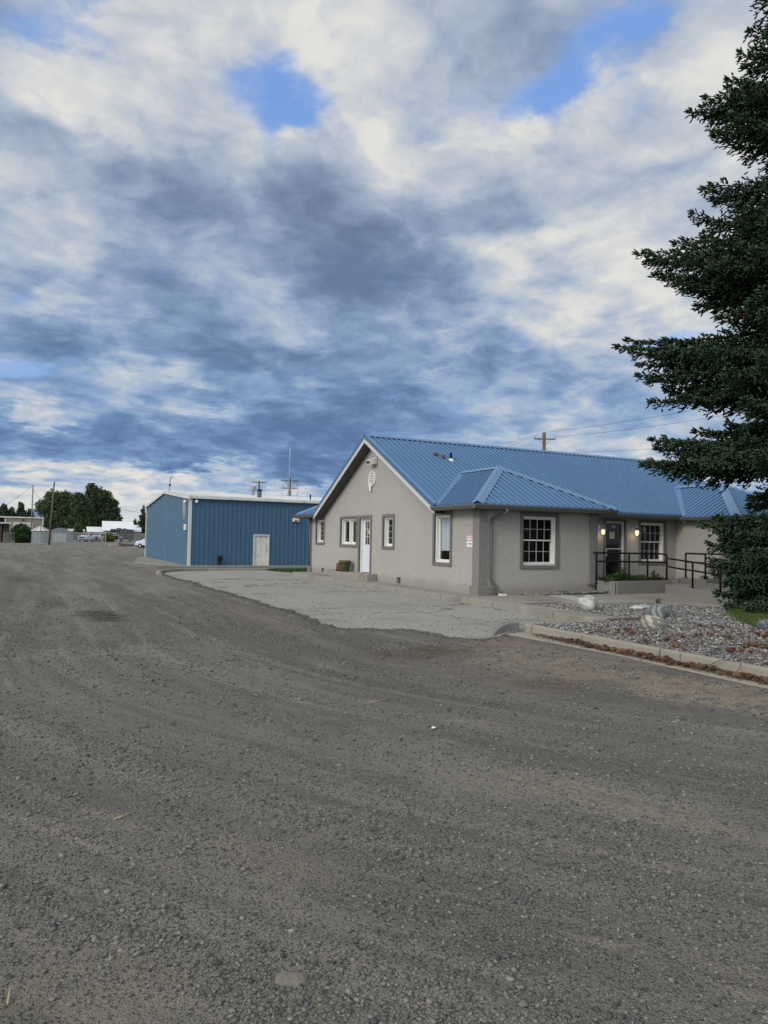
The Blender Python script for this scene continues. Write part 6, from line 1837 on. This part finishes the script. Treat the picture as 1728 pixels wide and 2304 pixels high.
stones('river_stones', 'strip of river stones along the foot of the front wall', x[k_], y[k_], .16 + RNG.uniform(0, .03, k_.sum()) + (x[k_] - 13) * .02, RNG.uniform(.018, .03, k_.sum()), TN, .3, .62, .2)


def boulder(lab, x, y, z, s, mat, rot, seed):
    bv, bf = ico(4); rr = Vector((seed * 3.1, 0, 0)); vv = []
    for q in bv:
        q = Vector(q); w = 1 + .20 * noise.noise(q * 1.1 + rr) + .05 * noise.noise(q * 2.6 + rr) + .015 * noise.noise(q * 9 + rr)
        c = .45 / max(.4, (abs(q.x) ** 4 + abs(q.y) ** 4 + abs(q.z) ** 4) ** .25) + .55; vv.append((q.x * w * c * s[0], q.y * w * c * s[1], q.z * w * c * s[2]))
    m = MB(); m.v = vv; m.f = [tuple(f) for f in bf]; o = m.build('boulder', M[mat], smooth=True); o.location = (x, y, z); o.rotation_euler = rot
    tag(o, lab, 'rock', 'landscape rocks in the stone bed')


boulder('round white marbled rock at the edge of the walk', 12.25, 13.3, .27, (.25, .22, .20), 'rock_white', (0, .1, .4), 1)
boulder('tilted cream banded rock in the stone bed', 11.05, 10.15, .19, (.25, .17, .14), 'rock_band', (.35, .15, -.5), 2)
boulder('dark grey veined rock behind the banded one', 12.75, 11.55, .21, (.30, .22, .17), 'rock_grey', (0, 0, .2), 3)
boulder('small grey rock at the right edge by the lawn', 13.05, 9.2, .20, (.17, .15, .12), 'rock_dark', (0, 0, .2), 4)
boulder('flat pale rock half sunk beside the walk', 14.0, 13.3, .13, (.34, .2, .07), 'rock_white', (0, 0, .2), 5)
boulder('flat grey stone leaning on the front wall', 14.62, 16.96, .20, (.28, .10, .08), 'rock_dark', (0, 0, 0), 6)
boulder('half buried brown stone in the dirt near the camera', .98, 2.72, -.01, (.068, .044, .042), 'rock_buried', (.2, .15, -.6), 7)


def cone_mesh():
    m = MB(); pr = []
    for k in range(9):
        z = -.045 + .09 * k / 8; r = .026 * sqrt(max(0.02, 1 - (z / .052) ** 2)); pr += [(r * .78, z), (r * 1.15, z + .004)]
    m.lathe((0, 0, 0), pr, 9)
    for i, v in enumerate(m.v):
        k = 1 + .12 * sin(i * 2.3); m.v[i] = (v[2], v[0] * k, v[1] * k)
    return m


c0 = cone_mesh().build('pine_cone', M['cone'], smooth=False); c1 = cone_mesh().build('pine_cone', M['cone2'], smooth=False)
CG = 'fallen cones along the kerb and in the stones'
tag(c0, 'brown fallen cone lying in the gutter or on the stones', 'pine cone', CG); tag(c1, 'pale orange fallen cone lying in the gutter or on the stones', 'pine cone', CG)
first = {0: True, 1: True}


def put_cone(kind, x, y, z, s):
    src = (c0, c1)[kind]
    if first[kind]: o = src; first[kind] = False
    else: o = src.copy(); COL.objects.link(o)
    o.location = (x, y, z); o.rotation_euler = (random.uniform(-.4, .4), random.uniform(-.4, .4), random.uniform(0, 6.28)); o.scale = (s, s, s)


for i in range(150):
    y = 9.9 - (i / 150.) * 5.6 + random.uniform(-.2, .2) if i % 5 else 10.3 - random.random() * 3
    dens = sm((10.4 - y) / 1.8)
    if random.random() > dens + .15: continue
    x = 8.62 - abs(random.gauss(0, .13)) - .04
    put_cone(1 if random.random() < .28 else 0, max(8.30, x), y, .042 + random.random() * .03, random.uniform(.75, 1.15))
clus = [(10.3, 9.0), (11.2, 8.7), (12.2, 9.6), (12.0, 8.3), (10.6, 7.6), (9.8, 7.2), (11.8, 7.2), (9.5, 6.3), (10.2, 6.0), (9.15, 5.7), (10.9, 6.4), (12.8, 7.8), (9.7, 9.6), (9.3, 8.2)]
for i in range(115):
    cx, cy = random.choice(clus); put_cone(1 if random.random() < .45 else 0, max(8.95, cx + random.gauss(0, .22)), cy + random.gauss(0, .2), .165, random.uniform(.75, 1.1))
# brown litter in the gutter
n = 17000; y = RNG.uniform(3.0, 10.7, n); x = 8.60 - np.abs(RNG.normal(0, .12, n)); k_ = RNG.uniform(0, 1, n) < np.clip((10.9 - y) / 1.6, .05, 1); x, y = x[k_], y[k_]
sl = np.array([(-1, -.09, 0), (1, -.05, 0), (1, .05, .05), (-1, .09, .05)]); slf = np.array([(0, 1, 2, 3)])
n = len(x); c = np.array([(.085, .048, .030), (.12, .075, .045), (.05, .03, .02), (.17, .12, .075)])[RNG.integers(0, 4, n)]
o = scatter('needle_litter', [(sl, slf)], np.stack([x, y, .02 + RNG.uniform(0, .025, n)], 1), np.stack([RNG.uniform(.01, .026, n), RNG.uniform(.03, .07, n), np.full(n, .05)], 1), rotmats(n, .6), c, M['leaf'], None, False)
tag(o, 'brown needles and scraps gathered in the gutter', 'litter', kind='stuff')
n = 3600; x = 8.2 - np.abs(RNG.normal(0, .8, n)); y = RNG.uniform(5, 10.6, n); c = np.array([(.12, .06, .035), (.07, .035, .02), (.2, .13, .08)])[RNG.integers(0, 3, n)]
o = scatter('needle_litter', [(sl, slf)], np.stack([x, y, np.array([zn(u, v) for u, v in zip(x, y)]) + .008], 1), np.stack([RNG.uniform(.006, .02, n), RNG.uniform(.012, .03, n), np.full(n, .02)], 1), rotmats(n, .2), c, M['leaf'], None, False)
tag(o, 'brown scraps scattered on the dirt before the kerb', 'litter', kind='stuff')
n = 5200; cl = np.array(clus)[RNG.integers(0, len(clus), n)]; x = np.clip(cl[:, 0] + RNG.normal(0, .42, n), 8.9, 13.2); y = cl[:, 1] + RNG.normal(0, .36, n)
c = np.array([(.11, .055, .03), (.07, .038, .024), (.18, .10, .055)])[RNG.integers(0, 3, n)]
o = scatter('needle_litter', [(sl, slf)], np.stack([x, y, .135 + RNG.uniform(0, .03, n)], 1), np.stack([RNG.uniform(.008, .024, n), RNG.uniform(.02, .06, n), np.full(n, .05)], 1), rotmats(n, .4), c, M['leaf'], None, False)
tag(o, 'brown needles and cone scales lying among the river stones', 'litter', kind='stuff')
# fallen twig on the kerb and straws on the dirt
def twig(lab, pts, r, mat):
    m = MB(); m.tube(pts, r, 5); tag(m.build('fallen_twig', mat, smooth=True), lab, 'twig', 'twigs and straws lying about')
twig('forked dark twig lying over the kerb', [(8.55, 6.95, .05), (8.62, 6.75, .17), (8.70, 6.50, .185), (8.55, 6.42, .10), (8.42, 6.45, .03)], .006, M['bark'])
straw = pmat('straw', (.42, .36, .22), .1, 9, .8)
for (px, py, l, yw, lab) in ((850, 1577, .12, .2, 'pale straw in the middle of the lot'), (20, 2240, .05, 1.5, 'short pale straw by the lower left corner'), (275, 1842, .06, .4, 'thin straw on the left of the lot')):
    p = gpt(px, py); twig(lab, [(p.x - l * cos(yw), p.y - l * sin(yw), zn(p.x, p.y) + .01), (p.x + l * cos(yw), p.y + l * sin(yw), zn(p.x, p.y) + .015)], .0035, straw)
p = gpt(975, 1641); m = MB(); m.poly([(p.x - .03, p.y, .012), (p.x, p.y - .02, .014), (p.x + .035, p.y + .005, .016), (p.x + .01, p.y + .03, .022)]); tag(m.build('paper_scrap', M['white']), 'tiny white scrap of paper on the gravel', 'litter')


# grass and planting ---------------------------------------------------
def blades(name, lab, x, y, z, h, tones, kind='stuff', cat='grass', w=.004, parent=None):
    n = len(x); V = np.array([(-1, 0, 0), (1, 0, 0), (.3, .35, 1)]); F = np.array([(0, 1, 2)])
    sc = np.stack([np.full(n, w) * RNG.uniform(.7, 1.4, n), h * .6, h], 1); c = np.array(tones)[RNG.integers(0, len(tones), n)] * RNG.uniform(.7, 1.3, n)[:, None]
    o = scatter(name, [(V, F)], np.stack([x, y, z], 1), sc, rotmats(n, .15), c, M['leaf'], parent, False)
    if parent is None: tag(o, lab, cat, kind=kind)
    return o


GT = [(.045, .085, .018), (.060, .105, .022), (.035, .065, .015), (.12, .13, .04)]
lawn1 = [(13.0, 9.35), (13.6, 10.1), (15.1, 11.7), (16.2, 12.3), (17.0, 12.0), (17.3, 11.0), (22, 12), (22, 5), (14, 5), (12.9, 8.3)]
n = 42000; x = RNG.uniform(12.9, 19, n); y = RNG.uniform(5.5, 12.4, n); k_ = in_poly(x + RNG.normal(0, .08, n), y + RNG.normal(0, .08, n), lawn1); x, y = x[k_], y[k_]
blades('lawn_grass', 'short green grass growing under the spruce', x, y, np.full(len(x), .14), RNG.uniform(.03, .075, len(x)), GT, w=.006)
lawn2 = [(12.3, 39.5), (12.6, 36.9), (13.3, 36.0), (16.5, 35.8), (17, 40.3), (15.4, 40.1), (12.6, 39.85)]
n = 14000; x = RNG.uniform(12, 17, n); y = RNG.uniform(35.8, 40.4, n); k_ = in_poly(x + RNG.normal(0, .1, n), y, lawn2); x, y = x[k_], y[k_]
blades('lawn_grass', 'strip of deep green grass before the blue shed', x, y, np.array([zg(u, v) + .05 for u, v in zip(x, y)]), RNG.uniform(.06, .14, len(x)), [(.030, .075, .014), (.045, .10, .018), (.022, .05, .012)], w=.018)
# leafy ground cover of the planters
def leaves(x, y, z, size, tones, name, lab, parent=None, tilt=.7, kind='stuff', cat='plants'):
    n = len(x); V = np.array([(-.5, 0, 0), (0, -.28, .06), (.55, 0, .0), (0, .28, .06)]); F = np.array([(0, 1, 2, 3)])
    sc = size[:, None] * np.ones((n, 3)); c = np.array(tones)[RNG.integers(0, len(tones), n)] * RNG.uniform(.6, 1.4, n)[:, None]
    o = scatter(name, [(V, F)], np.stack([x, y, z], 1), sc, rotmats(n, tilt), c, M['leaf'], parent, False)
    if parent is None: tag(o, lab, cat, kind=kind)
    return o


LG = [(.045, .095, .022), (.032, .070, .018), (.065, .12, .03), (.022, .048, .014)]
n = 9500; x = RNG.uniform(16.1, 18.75, n); y = RNG.uniform(16.72, 17.25, n)
hh = .10 + .09 * np.array([noise.noise(Vector((u * 2.2, v * 3, 0))) for u, v in zip(x, y)]) + .10 * np.clip(1 - np.abs(x - 17.0) / .5, 0, 1)
z = .53 + RNG.uniform(0, 1, n) * np.clip(hh * 1.5, .09, .5)
leaves(x, y, z, RNG.uniform(.03, .065, n), LG, 'ground_cover', 'low leafy green plants filling the front planter')


def shrub(name, lab, base, h, w, nst, tones, lsize, cat='plant', group=None, spike=False):
    t = thing(name, lab, cat, base, group); m = MB(); px_, py_, pz_ = [], [], []
    r = random.Random(int(base[0] * 100) + nst)
    for i in range(nst):
        a = r.uniform(0, 2 * pi); L_ = h * r.uniform(.65, 1.05); o = Vector((cos(a), sin(a), 0)) * w * r.uniform(.3, 1)
        p0 = Vector(base) + o * .15; p2 = Vector(base) + o + Vector((0, 0, L_)); p1 = p0.lerp(p2, .5) + Vector((0, 0, .06)); m.tube([p0, p1, p2], [.006, .004, .002], 4)
        for k in range(int(L_ / (.022 if not spike else .03))):
            s = .2 + .8 * r.random(); q = p0.lerp(p2, s); px_.append(q.x + r.gauss(0, .02)); py_.append(q.y + r.gauss(0, .02)); pz_.append(q.z + r.gauss(0, .015))
    m.build('stem', M['bark'], t)
    leaves(np.array(px_), np.array(py_), np.array(pz_), RNG.uniform(.7, 1.3, len(px_)) * lsize, tones, 'foliage', '', t, 1.2)
    return t


PG_ = 'plants growing in the two planters'
shrub('leafy_weed', 'tall leafy weed before the post of the planter handrail', (18.35, 16.85, .52), .40, .18, 9, LG, .07, group=PG_)
shrub('rose_bush', 'thin rose bush with reddish leaves under the front door', (17.05, 17.05, .52), .52, .30, 10, LG[:2] + [(.14, .09, .04)], .05, group=PG_)
shrub('rose_bush', 'small dark red plant at the left end of the planter', (16.15, 17.0, .52), .20, .12, 8, [(.07, .02, .02), (.035, .05, .02)], .05, group=PG_)
shrub('dry_shrub', 'brownish low shrub in the middle of the planter', (17.65, 17.0, .52), .26, .30, 12, [(.12, .075, .045), (.04, .06, .02)], .05, group=PG_)
shrub('lavender_bush', 'spiky grey green lavender bush behind the ramp handrail', (21.1, 16.7, .57), .62, .55, 46, [(.05, .075, .035), (.035, .055, .025), (.09, .10, .045)], .05, group=PG_)
shrub('yellow_green_shrub', 'bright green shrub behind the ramp beside the spruce', (21.9, 16.75, .57), .60, .40, 30, [(.10, .13, .03), (.06, .10, .025)], .06, group=PG_)
shrub('leafy_weed', 'low broad leafed weed in the far planter', (20.5, 16.7, .57), .15, .2, 10, LG, .07, group=PG_)
shrub('small_weed', 'yellow green weed sprouting between walk and river stones', (15.35, 14.0, .14), .14, .12, 9, [(.18, .20, .05), (.06, .11, .03)], .06)
shrub('wall_weed', 'dark weed climbing the blue shed wall', (11.22, 46.82, -.25), .75, .14, 14, [(.020, .038, .014), (.03, .05, .018)], .09)
